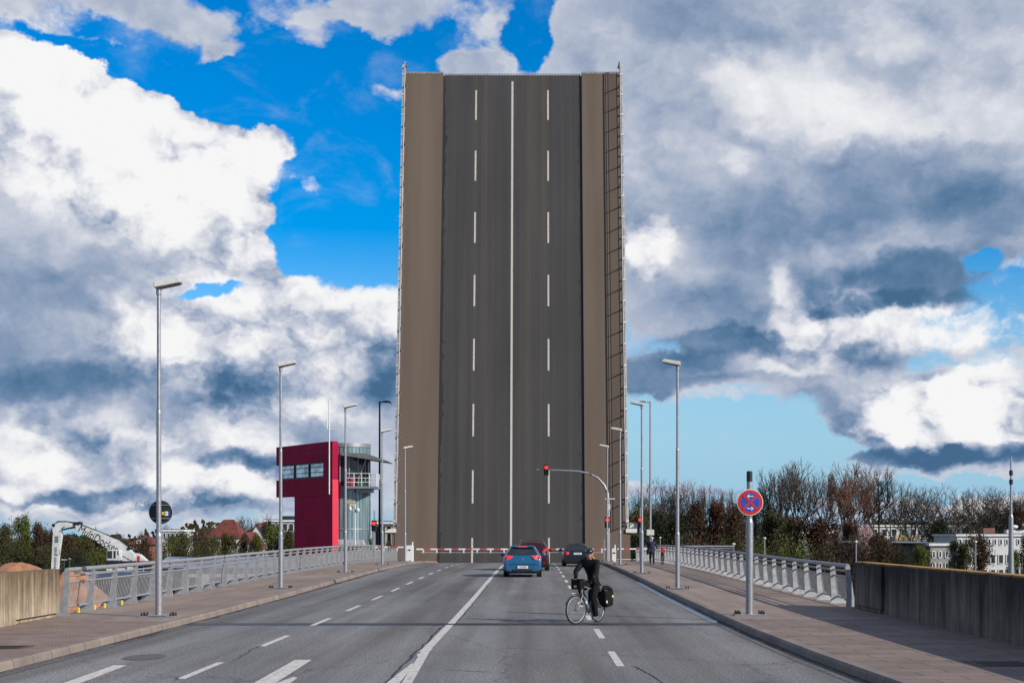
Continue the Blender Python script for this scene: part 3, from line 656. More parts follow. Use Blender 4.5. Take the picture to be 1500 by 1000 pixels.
# round sign seen from behind  on the first lamp
sg = empty('traffic_sign', (-9.03, 34.15 + .12, 0), 0, 'round traffic sign seen from its dark back, fixed to the nearest left lamp', 'traffic sign')
mb = MB(); mb.tube((.02, .02, 2.66), (.02, .035, 2.66), .285, n=36); mb.build('sign_disc', M['signback'], sg)
mb = MB(); mb.torus((.02, .02, 2.66), .283, .008, 'y', 40, 5); mb.build('sign_rim', M['steel'], sg)
for z in (2.5, 2.82): mb = MB(); mb.box((-.2, -.02, z), (.24, .018, z + .02)); mb.build('bracket', M['steel'], sg)
mb = MB(); mb.box((.12, .012, 2.58), (.2, .017, 2.68)); mb.cur = 1; mb.box((.14, .008, 2.62), (.165, .0115, 2.65)); mb.cur = 2; mb.box((.202, .012, 2.58), (.23, .017, 2.68)); mb.cur = 3; mb.box((.05, .012, 2.60), (.1, .017, 2.67)); mb.build('sticker', [M['white'], M['red'], M['blue'], M['yellow']], sg)

# no stopping sign on its own post at the right
ns = empty('no_stopping_sign', (5.3, 34.9, PH), 0, 'round red and blue no stopping sign with two white arrows on a thick grey post', 'traffic sign')
mb = MB(); mb.tube((0, 0, 0), (0, 0, 2.28), .092, n=16); mb.tube((0, 0, 2.28), (0, 0, 2.36), .092, .072, n=16); mb.tube((0, 0, 2.36), (0, 0, 3.3), .070, n=16); mb.build('post', M['steel'], ns)
mb = MB(); mb.tube((0, 0, 3.28), (0, 0, 3.50), .073, n=16); mb.tube((0, 0, 3.50), (0, 0, 3.54), .08, .06, n=16); mb.build('post_cap', M['dark'], ns)
mb = MB(); mb.box((-.38, -.2, 0), (.38, .2, .035)); bp = mb.build('base_plate', M['steel'], ns, bevel=.006)
mb = MB()
for x in (-.33, -.26, .26, .33):
    for y in (-.14, .14): mb.tube((x, y, .03), (x, y, .12), .016, n=6); mb.tube((x, y, .035), (x, y, .07), .03, n=6)
mb.build('bolts', M['dark'], bp)
sd = MB(); sd.tube((0, -.10, 2.77), (0, -.085, 2.77), .322, n=48); disc_ = sd.build('sign_disc', M['white'], ns)
MB().tube((0, -.106, 2.77), (0, -.101, 2.77), .305, n=48).build('red_ring', M['signred'], disc_)
MB().tube((0, -.112, 2.77), (0, -.107, 2.77), .228, n=48).build('blue_field', M['blue'], disc_)
mb = MB()
for a in (45, -45): mb.box((-.25, -.118 - .0015 * (a > 0), -.026), (.25, -.113, .026), Matrix.Translation((0, 0, 2.77)) @ Matrix.Rotation(R(a), 4, 'Y'))
mb.build('red_cross', M['signred'], disc_)
for s in (-1, 1):      # upper arrow points left, lower one right
    z = 2.77 - s * .15; mb = MB(); d = s
    mb.box((-.08, -.126, z - .011), (.08, -.121, z + .011))
    for a in (1, -1): mb.prism([(d * .085, z), (d * .035, z + a * .045), (d * .012, z + a * .045), (d * .055, z)], -.1265, -.1205)
    mb.build('white_arrow', M['white'], disc_)

# ---------------------------------------------------------------- traffic lights
def signal_head(parent, c, name='signal_head', s=1.0, lens=2, screen=True):
    x, y, z = c; h = .33 * lens + .1; mb = MB(); mb.box((x - .17 * s, y - .1, z - h / 2), (x + .17 * s, y + .16, z + h / 2)); o = mb.build(name, M['black'], parent, bevel=.03)
    for i in range(lens):
        zz = z + (i - (lens - 1) / 2) * .33; top = i == lens - 1
        mb = MB(); mb.tube((x, y - .125, zz), (x, y - .101, zz), .115, n=18); mb.build('red_lens' if top else 'dark_lens', M['lensred'] if top else M['lensoff'], o)
        mb = MB(); pts = [(x + math.cos(R(a)) * .135, y - .1, zz + math.sin(R(a)) * .135) for a in range(-20, 201, 20)]
        q = [(p[0], y - .28, p[2]) for p in pts]; n = len(pts); mb.add(pts + q, [(i, i + 1, n + i + 1, n + i) for i in range(n - 1)]); mb.build('visor', M['black'], o, fix=False)
    return o
y = 99.0; z0 = zr(y) + PH
ga = empty('traffic_light_gantry', (5.2, y, z0), 0, 'curved grey mast arm with red traffic lights reaching over the right lanes', 'traffic light')
pts = [(0, 0, 0), (0, 0, 4.2), (-.06, 0, 4.8), (-.3, 0, 5.35), (-.75, 0, 5.85), (-1.35, 0, 6.15), (-2.1, 0, 6.3), (-3.2, 0, 6.36), (-5.0, 0, 6.42)]
MB().path(pts, [.11, .095, .09, .085, .08, .075, .07, .06, .04], 12).build('mast', M['steel'], ga)
signal_head(ga, (-4.33, -.12, 6.40)); signal_head(ga, (-.1, -.25, 2.75))
mb = MB(); mb.box((-.25, -.1, 4.35), (.45, .0, 4.42)); mb.box((-.13, -.12, 3.6), (.13, .12, 4.0)); mb.build('control_box', M['offwhite'], ga)
def post_light(x, y, h, lab, plate=False, zz=0):
    t = empty('traffic_light', (x, y, zr(y) + PH + zz), 0, lab, 'traffic light')
    MB().tube((0, 0, 0), (0, 0, h), .055, n=10).build('pole', M['steel'], t); signal_head(t, (-.02, -.16, h - 1.05))
    if plate: mb = MB(); mb.box((-.75, -.06, h - 1.5), (-.2, -.03, h - 1.08)); mb.build('sign_plate', M['offwhite'], t)
    return t
post_light(-11.05, 98.5, 3.55, 'slim red traffic light on the left pavement before the glass tower')
post_light(7.6, 101.5, 3.85, 'slim red traffic light with a small plate on the right pavement', True)

# ---------------------------------------------------------------- barriers
def barrier(name, x0, x1, y, z, lab, n, lamp=0, skirt=True, h=1.02):
    b = empty(name, (x0, y, z), 0, lab, 'barrier'); L = x1 - x0; mb = MB()
    rg = [[(L * i / n, -.03, h - .05), (L * i / n, .03, h - .05), (L * i / n, .03, h + .05), (L * i / n, -.03, h + .05)] for i in range(n + 1)]
    mb.rings(rg, smooth=False)
    for i in range(n):
        for q in range(4): mb.mi[i * 4 + q] = i % 2
    bm_ = mb.build('boom', [M['white'], M['barred']], b)
    if skirt:
        mb = MB(); s = 1 if L > 0 else -1; k = int(abs(L) / .95)
        mb.tube((s * .3, 0, h - .24), (L - s * .2, 0, h - .24), .012, n=6)
        for i in range(k): x = s * (.5 + i * .95); mb.box((x - .05, -.025, h - .27), (x + .05, .025, h - .051))
        mb.build('skirt', M['offwhite'], bm_)
    mb = MB(); mb.tube((L * .955, 0, 0), (L * .955, 0, h - .051), .04, n=8); mb.build('rest_leg', M['offwhite'], bm_)
    if lamp: mb = MB(); mb.ball((L + lamp * .1, -.02, h + .03), (.13, .1, .15)); mb.build('tip_lamp', mat('tip lamp green', (.45, .62, .5), .3), bm_)
    return b
yb = 100.3; zb = zr(yb)
def housing(x, y, lab, w=.56, h=1.18):
    hsg = empty('barrier_housing', (x, y, zr(y) + PH), 0, lab, 'barrier housing')
    mb = MB(); mb.box((-w / 2, -.25, 0), (w / 2, .25, h - .12)); mb.prism([(-w / 2, h - .118), (w / 2, h - .118), (w / 2 - .03, h - .02), (-w / 2 + .03, h - .04)], -.25, .25); mb.build('cabinet', M['white'], hsg, bevel=.02)
    mb = MB(); mb.prism([(-.16, h - .36), (0, h - .30), (.16, h - .36), (.02, h - .42)], -.262, -.252); mb.build('vent', M['dark'], hsg)
    mb = MB(); mb.tube((w / 2 - .07, 0, h - .03), (w / 2 - .07, 0, h + .16), .05); mb.ball((w / 2 - .07, 0, h + .17), .055); mb.build('beacon', M['white'], hsg)
    return hsg
housing(-8.75, 99.9, 'white barrier cabinet beside the farthest left lamp')
barrier('barrier', -8.3, .15, yb, zb, 'long red and white barrier boom closing the left lanes', 17, 1)
barrier('barrier', -9.15, -11.5, yb, zb + PH, 'short red and white boom across the left pavement', 5)
housing(5.62, 99.9, 'slim white barrier cabinet beside the gantry mast', .3, .98)
barrier('barrier', 5.3, .5, yb, zb, 'red and white barrier boom closing the right lanes', 9, -1)
b4 = barrier('barrier', 5.9, 8.55, yb, zb + PH, 'short red and white boom across the right pavement', 6, 0, False, .9)
mb = MB(); mb.tube((0, 0, .15), (2.6, 0, .15), .03, n=8); mb.build('lower_rail', M['offwhite'], b4)
mb = MB(); mb.tube((-.05, 0, 0), (-.05, 0, 1.6), .045); mb.tube((.25, 0, 0), (.25, 0, 1.15), .05)
tag(mb.build('bollard_posts', M['steel'], None, (4.95, 99.4, zr(99.4) + PH)), 'pair of short grey steel posts beside the right kerb at the barrier', 'post')

# ---------------------------------------------------------------- control tower: red wall screen and glass cylinder
crim = mat('crimson cladding', (.33, .005, .045), .75, spec=.15, var=.10, scale=.6)
tw = empty('control_tower', (-17.0, 120.0, -4), 0, 'crimson control tower with a window strip, glass cylinder and cantilevered balcony', 'control tower')
A = math.atan2(9.0, -6.4); ux = Vector((math.cos(A), math.sin(A), 0)); un = Vector((-ux.y * -1, ux.x * -1, 0))   # along the wall, and away from the road user
un = Vector((math.sin(A), -math.cos(A), 0))
if un.dot(Vector((-1, -1, 0))) < 0: un = -un            # points to the camera's left front
wm_ = Matrix((( ux.x, -un.x, 0, 0), (ux.y, -un.y, 0, 0), (0, 0, 1, 0), (0, 0, 0, 1)))   # local x along the wall, y into it
Z0 = -4.0
def ZL(v): return v - Z0
tt = ZL(10.0); tl = ZL(9.95); LW = 11.0; lowx = 7.3
mb = MB(); mb.box((0, 0, 0), (lowx, .5, ZL(5.45)), wm_); mb.build('lower_wall', crim, tw)
z1, z2, z3, z4 = ZL(5.46), ZL(7.0), ZL(8.35), tt
mb = MB(); mb.box((0, -.02, z1), (LW, .5, z2), wm_); mb.box((0, -.02, z3), (LW, .5, z4), wm_); mb.box((0, -.02, z2), (1.7, .5, z3), wm_); mb.box((LW - .5, .25, z2), (LW - .3, .5, z3), wm_)
mb.box((1.2, .52, z1 + .05), (LW - .4, 3.0, z4 - .05), wm_); mb.build('upper_storey', crim, tw)
mb = MB()
for z in (z1 + 1.5, z3 + .8): mb.box((0, -.024, z), (LW, -.021, z + .02), wm_)
for x in (2.2, 4.4, 6.6, 8.8): mb.box((x, -.024, z1), (x + .02, -.021, z2), wm_); mb.box((x, -.024, z3), (x + .02, -.021, z4), wm_)
for z in (2.0, 4.5, 7.0): mb.box((0, -.004, z), (lowx, -.001, z + .02), wm_)
mb.build('panel_joints', M['dark'], tw)
mb = MB(); mb.box((-.02, -.03, 0), (-.002, .52, z1 + 1.3), wm_); mb.build('sunlit_side_strip', mat('sunlit crimson edge', (.62, .012, .05), .35, var=.05), tw)  # end face of the crimson wall, sunlight painted in as brighter red
frm = MB(); frm.box((1.75, .06, z2 + .02), (LW - .6, .14, z2 + .12), wm_); frm.box((1.75, .06, z3 - .12), (LW - .6, .14, z3 - .02), wm_)
wn = LW - .6 - 1.75
for k in range(4): x = 1.75 + wn * k / 3; frm.box((x - .045, .05, z2 + .03), (x + .045, .15, z3 - .03), wm_)
wf = frm.build('window_strip', M['dark'], tw)
for k in range(3):
    x = 1.75 + wn * k / 3; mb = MB(); mb.box((x + .05, .16, z2 + .13), (x + wn / 3 - .05, .2, z3 - .13), wm_); mb.build('window_pane', mat('tower window glass', (.50, .60, .66), .15, .7, var=.3, scale=1.5), wf)
mb = MB()
for z in (.33, .66): zz = z2 + (z3 - z2) * z; mb.box((2.0, .10, zz), (LW - .65, .13, zz + .05), wm_)
mb.build('window_bars', M['dark'], wf)
mb = MB(); mb.box((4.2, -.05, .9), (5.3, -.003, 3.0), wm_); mb.build('door', mat('dark crimson door', (.10, .006, .016), .5), tw)
# glass cylinder
cx, cy, cr_ = .75, 3.6, 2.0
gl = mat('pale green glass cladding', (.24, .34, .37), .22, .35, var=.22, scale=1.2, stretch=(2.2, 2.2, .25)); gd = mat('glass joints', (.12, .17, .19), .4, .3)
mb = MB(); mb.tube((cx, cy, 0), (cx, cy, ZL(9.75)), cr_, n=48, smooth=False); cyl = mb.build('glass_drum', gl, tw)
mb = MB()
for i in range(36):
    a = 2 * math.pi * i / 36; x, yy = cx + math.cos(a) * cr_, cy + math.sin(a) * cr_; mb.tube((x, yy, 0), (x, yy, ZL(9.6)), .035, n=4)
mb.build('glazing_bars', gd, cyl)
mb = MB()
for z in (ZL(5.9), ZL(2.5), ZL(-.5)): mb.tube((cx, cy, z), (cx, cy, z + .12), cr_ + .05, n=48)
mb.tube((cx, cy, ZL(9.62)), (cx, cy, ZL(9.95)), cr_ + .06, n=48); mb.build('ring_bands', M['steel'], cyl)
# right front sector: dark control room window, canopy, balcony
mb = MB(); pts = []
for k in range(9): a = R(-100 + k * 11); pts.append((cx + math.cos(a) * (cr_ + .07), cy + math.sin(a) * (cr_ + .07)))
vs = [(x, yy, ZL(6.3)) for x, yy in pts] + [(x, yy, ZL(8.75)) for x, yy in pts]; mb.add(vs, [(i, i + 1, 10 + i, 9 + i) for i in range(8)]); mb.build('control_room_glass', M['glass'], cyl, fix=False)
mb = MB()
for k in (0, 2, 4, 6, 8): mb.tube((*pts[k], ZL(6.3)), (pts[k][0], pts[k][1], ZL(8.8)), .06, n=6)
mb.tube((cx + 1.1, cy - 1.9, ZL(6.5)), (cx + 1.9, cy - 2.0, ZL(8.6)), .06, n=6); mb.build('window_mullions', M['steel'], cyl)
mb = MB(); mb.prism([(cx - .2, ZL(8.85)), (cx + 3.9, ZL(8.25)), (cx + 3.9, ZL(8.32)), (cx + 2.0, ZL(8.98)), (cx - .2, ZL(9.1))], cy - 2.9, cy + .4); mb.build('canopy', mat('canopy steel', (.17, .17, .165), .5, .2), tw)
mb = MB(); mb.box((cx + .2, cy - 2.9, ZL(6.02)), (cx + 2.9, cy - .2, ZL(6.2))); mb.box((cx + 1.0, cy - 2.0, ZL(5.7)), (cx + 2.4, cy - .6, ZL(6.0))); bal = mb.build('balcony', M['steel'], tw)
mb = MB()
for x in (.25, .95, 1.6, 2.25, 2.85): mb.tube((cx + x, cy - 2.85, ZL(6.2)), (cx + x, cy - 2.85, ZL(7.3)), .035, n=6)
for yy in (-2.0, -1.1, -.3): mb.tube((cx + 2.85, cy + yy, ZL(6.2)), (cx + 2.85, cy + yy, ZL(7.3)), .035, n=6)
for z in (6.55, 6.9, 7.3): mb.tube((cx + .2, cy - 2.85, ZL(z)), (cx + 2.88, cy - 2.85, ZL(z)), .03, n=6); mb.tube((cx + 2.85, cy - 2.85, ZL(z)), (cx + 2.85, cy - .2, ZL(z)), .03, n=6)
mb.build('balcony_rail', M['white'], bal)
mb = MB(); mb.box((cx + .4, cy - 2.6, ZL(6.21)), (cx + 1.0, cy - 2.3, ZL(7.0))); mb.cur = 1; mb.box((cx + 1.3, cy - 2.6, ZL(6.21)), (cx + 1.9, cy - 2.3, ZL(6.6))); mb.build('stored_gear', [mat('faded red gear', (.4, .08, .1), .6), mat('green box', (.03, .16, .09), .6)], bal)
mb = MB(); mb.tube((-.25, -.25, ZL(5.5)), (-.25, -.25, ZL(13.4)), .055, n=8); mb.tube((-.25, -.25, ZL(11.0)), (.45, -.3, ZL(10.9)), .03, n=6); mb.tube((-.45, -.25, ZL(11.0)), (-.45, -.25, ZL(11.7)), .05, n=6); mb.tube((.5, .3, ZL(9.9)), (.5, .3, ZL(11.2)), .012, n=4); mb.build('antenna_mast', M['white'], tw)
mb = MB(); mb.box((-.5 + .7, 1.2, 0), (2.3, 1.55, ZL(1.2))); mb.prism([(.1, ZL(1.22)), (2.6, ZL(1.22)), (2.4, ZL(1.65)), (.1, ZL(1.7))], .5, 1.7); mb.build('porch', M['railpost'], tw)
mb = MB(); mb.box((1.2, 1.14, .2), (1.8, 1.19, ZL(1.1))); mb.build('porch_door', M['dark'], tw)
cm = empty('camera_mast', (-14.6, 116, -4), 0, 'slim pole with two surveillance cameras in front of the glass tower', 'camera mast')
MB().tube((0, 0, 0), (0, 0, 8.6), .05, n=8).build('pole', M['white'], cm)
mb = MB(); mb.tube((0, 0, 8.5), (-.4, -.1, 8.55), .04, n=6); mb.ball((-.4, -.1, 8.2), (.14, .14, .2)); mb.ball((.22, -.05, 8.1), (.16, .14, .2)); mb.tube((-.4, -.1, 8.3), (-.4, -.1, 8.55), .03, n=6); mb.tube((-.3, 0, 8.1), (.2, 0, 8.1), .03, n=6); mb.build('cameras', M['offwhite'], cm)
mb = MB(); mb.box((-.75, -.1, 8.66), (0, .15, 8.85)); mb.build('lamp_box', mat('amber housing', (.55, .36, .12), .5), cm)

# ---------------------------------------------------------------- cars
def paint(name, c): return mat(name, c, .28, .25, var=.05, coat=.8, scale=3)
def car(name, loc, rz, prof, W, mb_, label, boot, detail):
    """prof: stations from the rear (y=0) to the front: (y, half width, z bottom, belt z, top z, half width at top)"""
    r = empty(name, loc, rz, label, 'car', 'cars waiting at the barrier')
    rings = []
    for (y, w, zb, bz, tz, wt) in prof:
        half = [(w * .80, zb), (w * .97, zb + .06), (w, (zb + bz) * .5), (w * .985, bz - .03), (w * .955, bz), ((w * .955 + wt) / 2 + .015, (bz + tz) / 2), (wt, tz - .055), (wt * .82, tz), (wt * .3, tz + .012)]
        rings.append([(x, y, z) for x, z in half] + [(-x, y, z) for x, z in reversed(half)])
    mb = MB(); mb.rings(rings, smooth=True); n = len(rings[0])
    # material index by place on the loft: 1 glass, 0 paint
    gi = set()
    for i in range(len(rings) - 1):
        a, b = prof[i], prof[i + 1]; cabin = a[4] - a[3] > .25 and b[4] - b[3] > .25
        for j in range(n):
            if cabin and j in (4, 5, 11, 12): gi.add(i * n + j)
    for f in gi: mb.mi[f] = 1
    o = mb.build('body', [mb_, M['glass']], r)
    md = o.modifiers.new('s', 'SUBSURF'); md.levels = md.render_levels = 2
    bpy.context.view_layer.update(); me = bpy.data.meshes.new_from_object(o.evaluated_get(bpy.context.evaluated_depsgraph_get())); o.modifiers.clear()
    bm = bmesh.new(); bm.from_mesh(me); bmesh.ops.delete(bm, geom=[f for f in bm.faces if f.material_index != 1], context='FACES'); g = bpy.data.meshes.new('side_windows'); bm.to_mesh(g); bm.free()
    bm = bmesh.new(); bm.from_mesh(me); bmesh.ops.delete(bm, geom=[f for f in bm.faces if f.material_index == 1], context='FACES'); bm.to_mesh(me); bm.free()
    o.data = me; me.materials.clear(); me.materials.append(mb_); g.materials.clear(); g.materials.append(M['glass'])
    for q in me.polygons: q.material_index = 0
    for q in g.polygons: q.material_index = 0
    for sgn in (-1, 1):
        bm = bmesh.new(); bm.from_mesh(g); bmesh.ops.delete(bm, geom=[f for f in bm.faces if f.calc_center_median().x * sgn < 0], context='FACES'); bmesh.ops.delete(bm, geom=[v for v in bm.verts if not v.link_faces], context='VERTS'); g2 = bpy.data.meshes.new('side_windows'); bm.to_mesh(g2); bm.free()
        g2.materials.append(M['glass']); go = bpy.data.objects.new('side_windows', g2); C.objects.link(go); go.parent = r
    # wheels
    L = prof[-1][0]
    for y in (.78, L - .85):
        for s in (-1, 1):
            x = s * (W / 2 - .13); mb = MB(); mb.path([(x, y + math.cos(a) * .235, .315 + math.sin(a) * .235) for a in [2 * math.pi * k / 28 for k in range(28)]], .085, 8, closed=True); mb.tube((x - .1, y, .315), (x + .1, y, .315), .24, n=24)
            t = mb.build('wheel', mat('tyre', (.016, .016, .017), .85) if 'tyre' not in bpy.data.materials else bpy.data.materials['tyre'], r)
            mb = MB(); mb.tube((x + s * .101, y, .315), (x + s * .115, y, .315), .2, .18, n=20); mb.build('rim', M['steel'], t)
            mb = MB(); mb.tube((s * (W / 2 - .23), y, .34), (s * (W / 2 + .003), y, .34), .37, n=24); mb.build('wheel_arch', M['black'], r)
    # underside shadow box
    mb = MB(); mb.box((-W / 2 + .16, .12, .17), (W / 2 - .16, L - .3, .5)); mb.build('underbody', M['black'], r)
    # door mirrors
    my = L * .60
    for s in (-1, 1): mb = MB(); mb.ball((s * (W / 2 + .1), my, prof[5][3] + .06), (.13, .06, .08)); mb.tube((s * (W / 2 - .12), my, prof[5][3]), (s * (W / 2 + .06), my, prof[5][3] + .04), .03); mb.build('door_mirror', mb_ if detail != 'dark' else M['black'], r)
    return r
def quadpatch(name, pts, m, parent, th=.02):
    """thin curved-looking patch on the tail, outline in (x, y, z) seen from behind"""
    mb = MB(); n = len(pts); vs = list(pts) + [(x, y + th, z) for x, y, z in pts]
    mb.add(vs, [tuple(range(n)), tuple(range(2 * n - 1, n - 1, -1))] + [(i, n + i, n + (i + 1) % n, (i + 1) % n) for i in range(n)]); return mb.build(name, m, parent, bevel=.006)
tailred = mat('tail light red', (.55, .02, .015), .2, emit=(1, .03, .015, .8), coat=.6); tailoff = mat('tail light dark red', (.40, .012, .02), .2, coat=.6)
platem = mat('number plate', (.75, .75, .74), .4)
def tail(r, W, zb, wz0, wz1, wtop, lamp, plate_z, ptext, y_low, y_hi, tl, bodym, fogs=True, emblem=True):
    hw = W / 2
    # rear window following the slope
    quadpatch('rear_window', [(-hw * .78, y_low, wz0 + .03), (0, y_low - .035, wz0), (hw * .78, y_low, wz0 + .03), (wtop, y_hi, wz1), (0, y_hi - .02, wz1 + .02), (-wtop, y_hi, wz1)], M['glass'], r, .05)
    for s in (-1, 1):
        zc = sum(q[2] for q in lamp) / len(lamp); p = [(s * x * hw * (1.012 if x > .8 else .94), y - .035, zc + (z - zc) * 1.2) for x, y, z in lamp]; o = quadpatch('tail_light', p, tl, r, .17)
        if fogs: quadpatch('rear_reflector', [(s * hw * .66, -.035, .40), (s * hw * .82, -.01, .42), (s * hw * .80, -.01, .48), (s * hw * .68, -.035, .46)], tailoff, r, .08)
    mb = MB(); mb.box((-.26, -.055, plate_z - .058), (.26, -.03, plate_z + .058)); p = mb.build('number_plate', platem, r)
    mb = MB(); mb.box((-.256, -.0575, plate_z - .055), (-.215, -.0555, plate_z + .055)); mb.build('blue_band', M['blue'], p)
    text(ptext, .105, M['black'], p, (.02, -.0565, plate_z), (R(90), 0, 0), ext=.001, sx=.85)
    if emblem: mb = MB(); mb.torus((0, -.02, lamp[1][2] - .02), .045, .009, 'y', 20, 5); mb.tube((-.02, -.02, lamp[1][2] - .05), (.02, -.02, lamp[1][2] + .01), .008); mb.build('emblem', M['steel'], r)
# blue hatchback
blue = paint('blue car paint', (.010, .125, .26))
hp = [(-.02, .76, .26, .62, .70, .70), (.0, .84, .24, .82, .92, .74), (.10, .885, .24, .93, 1.02, .76), (.34, .89, .24, .96, 1.30, .62), (.62, .89, .22, .97, 1.43, .60), (1.2, .89, .2, .96, 1.475, .62), (2.1, .89, .2, .94, 1.465, .62), (2.75, .885, .2, .93, 1.33, .60), (3.3, .88, .2, .92, .99, .66), (3.9, .85, .22, .82, .86, .62), (4.22, .72, .28, .62, .68, .5)]
cb = car('parked_car', (-.53, 66.0, zr(67.5) - .0), 0, hp, 1.78, blue, 'blue hatchback waiting nearest the camera with glowing tail lights', None, 'blue')
tail(cb, 1.78, .24, 1.0, 1.33, .56, [(.52, -.005, .96), (.66, -.03, .86), (.93, .06, .78), (.975, .14, .84), (.95, .20, .97), (.78, .10, 1.0)], .47, 'HL 0X00', .10, .33, tailred, blue)
mb = MB(); mb.prism([(-.58, 1.39), (.58, 1.39), (.54, 1.44), (-.54, 1.44)], .26, .62); sp = mb.build('roof_spoiler', blue, cb, bevel=.02)
mb = MB(); mb.box((-.21, .248, 1.395), (.21, .262, 1.43)); mb.build('brake_light', tailred, sp)
mb = MB(); mb.box((-.5, -.035, .27), (.5, .02, .37)); mb.build('bumper_insert', M['black'], cb, bevel=.02)
mb = MB(); mb.tube((-.62, -.03, .60), (.62, -.03, .60), .008, n=6); mb.build('tailgate_seam', M['black'], cb)
mb = MB(); mb.tube((.15, .12, 1.02), (-.22, .13, 1.06), .012, n=6); mb.build('rear_wiper', M['black'], cb)
# tall dark red people carrier in front of it
dk = paint('dark red paint', (.045, .006, .010))
vp = [(-.02, .80, .28, .62, .70, .72), (.0, .86, .26, .86, .98, .78), (.06, .90, .26, 1.0, 1.12, .80), (.22, .91, .26, 1.04, 1.48, .68), (.45, .91, .24, 1.04, 1.60, .66), (1.3, .91, .22, 1.02, 1.65, .67), (2.3, .91, .22, 1.0, 1.62, .66), (2.9, .90, .22, 1.0, 1.42, .62), (3.5, .89, .22, .98, 1.08, .68), (4.1, .86, .24, .88, .92, .62), (4.45, .72, .3, .64, .70, .5)]
cv = car('parked_car', (-.08, 76.6, zr(78)), 0, vp, 1.82, dk, 'tall dark red people carrier waiting directly ahead of the blue hatchback', None, 'dark')
tail(cv, 1.82, .26, 1.06, 1.47, .62, [(.70, .01, 1.16), (.60, -.01, 1.02), (.93, .07, .90), (.985, .14, .96), (.95, .20, 1.17), (.82, .12, 1.2)], .80, 'HL 0X00', .07, .25, tailoff, dk)
mb = MB(); mb.tube((-.62, .5, 1.66), (-.62, 2.8, 1.64), .022, n=6); mb.build('roof_rail', M['steel'], cv); mb = MB(); mb.tube((.62, .5, 1.66), (.62, 2.8, 1.64), .022, n=6); mb.build('roof_rail', M['steel'], cv)
# black estate on the right lane
bk = paint('black blue paint', (.010, .012, .018))
ep = [(-.02, .78, .26, .58, .66, .70), (.0, .85, .25, .78, .90, .74), (.10, .885, .25, .90, .98, .76), (.36, .89, .24, .93, 1.26, .62), (.60, .89, .22, .93, 1.38, .60), (1.4, .89, .2, .92, 1.42, .61), (2.4, .89, .2, .90, 1.41, .61), (3.0, .885, .2, .90, 1.28, .58), (3.6, .88, .2, .88, .95, .64), (4.3, .85, .22, .80, .84, .6), (4.6, .72, .28, .6, .66, .5)]
ce = car('parked_car', (2.68, 87.4, zr(89)), 0, ep, 1.78, bk, 'black estate car waiting in the right lane beyond the cyclist', None, 'dark')
tail(ce, 1.78, .25, .96, 1.30, .56, [(.62, -.02, .90), (.62, -.03, .76), (.93, .06, .76), (.97, .12, .80), (.95, .16, .90)], .80, 'HL 0X00', .10, .35, tailred, bk, False, False)
# silver car on the quay behind the left railing
sv = paint('silver paint', (.52, .56, .56))
cq = car('parked_car', (-12.75, 104.5, -.62), R(-90), hp, 1.78, sv, 'silver car parked behind the far end of the left railing', None, 'blue'); cq['group'] = 'parked silver car'; del cq['group']
cq.location = (-16.3, 109, -.9)
mb = MB(); mb.box((-19, 104, -1.2), (-12.0, 131, -.9)); mb.box((-19, 104, GZ), (-12.0, 131, -1.21)); tag(mb.build('quay', qm), kind='structure')

# ---------------------------------------------------------------- people and bicycles
def skin(name, nodes, edges, m, parent, sub=2, root=0):
    """one continuous surface grown round a skeleton: nodes {key:(xyz, radius or (rx, ry))}"""
    keys = list(nodes); me = bpy.data.meshes.new(name); me.from_pydata([nodes[k][0] for k in keys], [(keys.index(a), keys.index(b)) for a, b in edges], [])
    o = bpy.data.objects.new(name, me); C.objects.link(o)
    md = o.modifiers.new('skin', 'SKIN'); md.use_smooth_shade = True
    for i, k in enumerate(keys):
        r = nodes[k][1]; me.skin_vertices[0].data[i].radius = r if isinstance(r, tuple) else (r, r); me.skin_vertices[0].data[i].use_root = (i == root)
    s = o.modifiers.new('sub', 'SUBSURF'); s.levels = s.render_levels = sub
    bpy.context.view_layer.update(); me2 = bpy.data.meshes.new_from_object(o.evaluated_get(bpy.context.evaluated_depsgraph_get()))
    o.modifiers.clear(); o.data = me2; me2.materials.clear(); me2.materials.append(m); me2.name = name; o.parent = parent
    for p in me2.polygons: p.use_smooth = True
    return o
def V(*a): return Vector(a)
skinm = mat('skin', (.50, .26, .19), .55, var=.05); blackcloth = mat('black cloth', (.006, .0065, .008), .9, var=.3, scale=8, bump=.4, spec=.25)
jacket = mat('black jacket', (.007, .0075, .010), .8, var=.4, scale=5, bump=.7, bscale=9, spec=.25); navyc = mat('navy coat', (.010, .022, .055), .85, var=.25, scale=5, bump=.3)
jeans = mat('dark blue jeans', (.012, .028, .065), .9, var=.3); hairm = mat('blond hair', (.42, .24, .09), .6, var=.2, scale=20); shoe = mat('grey shoes', (.10, .12, .13), .6)
greyhat = mat('pale grey cap', (.42, .43, .46), .7)
def person(P, J, R_, parts, loc, rz, label):
    """J joints; the body is one mesh, clothes grow over it a little wider"""
    r = empty('person', loc, rz, label, 'person')
    return r
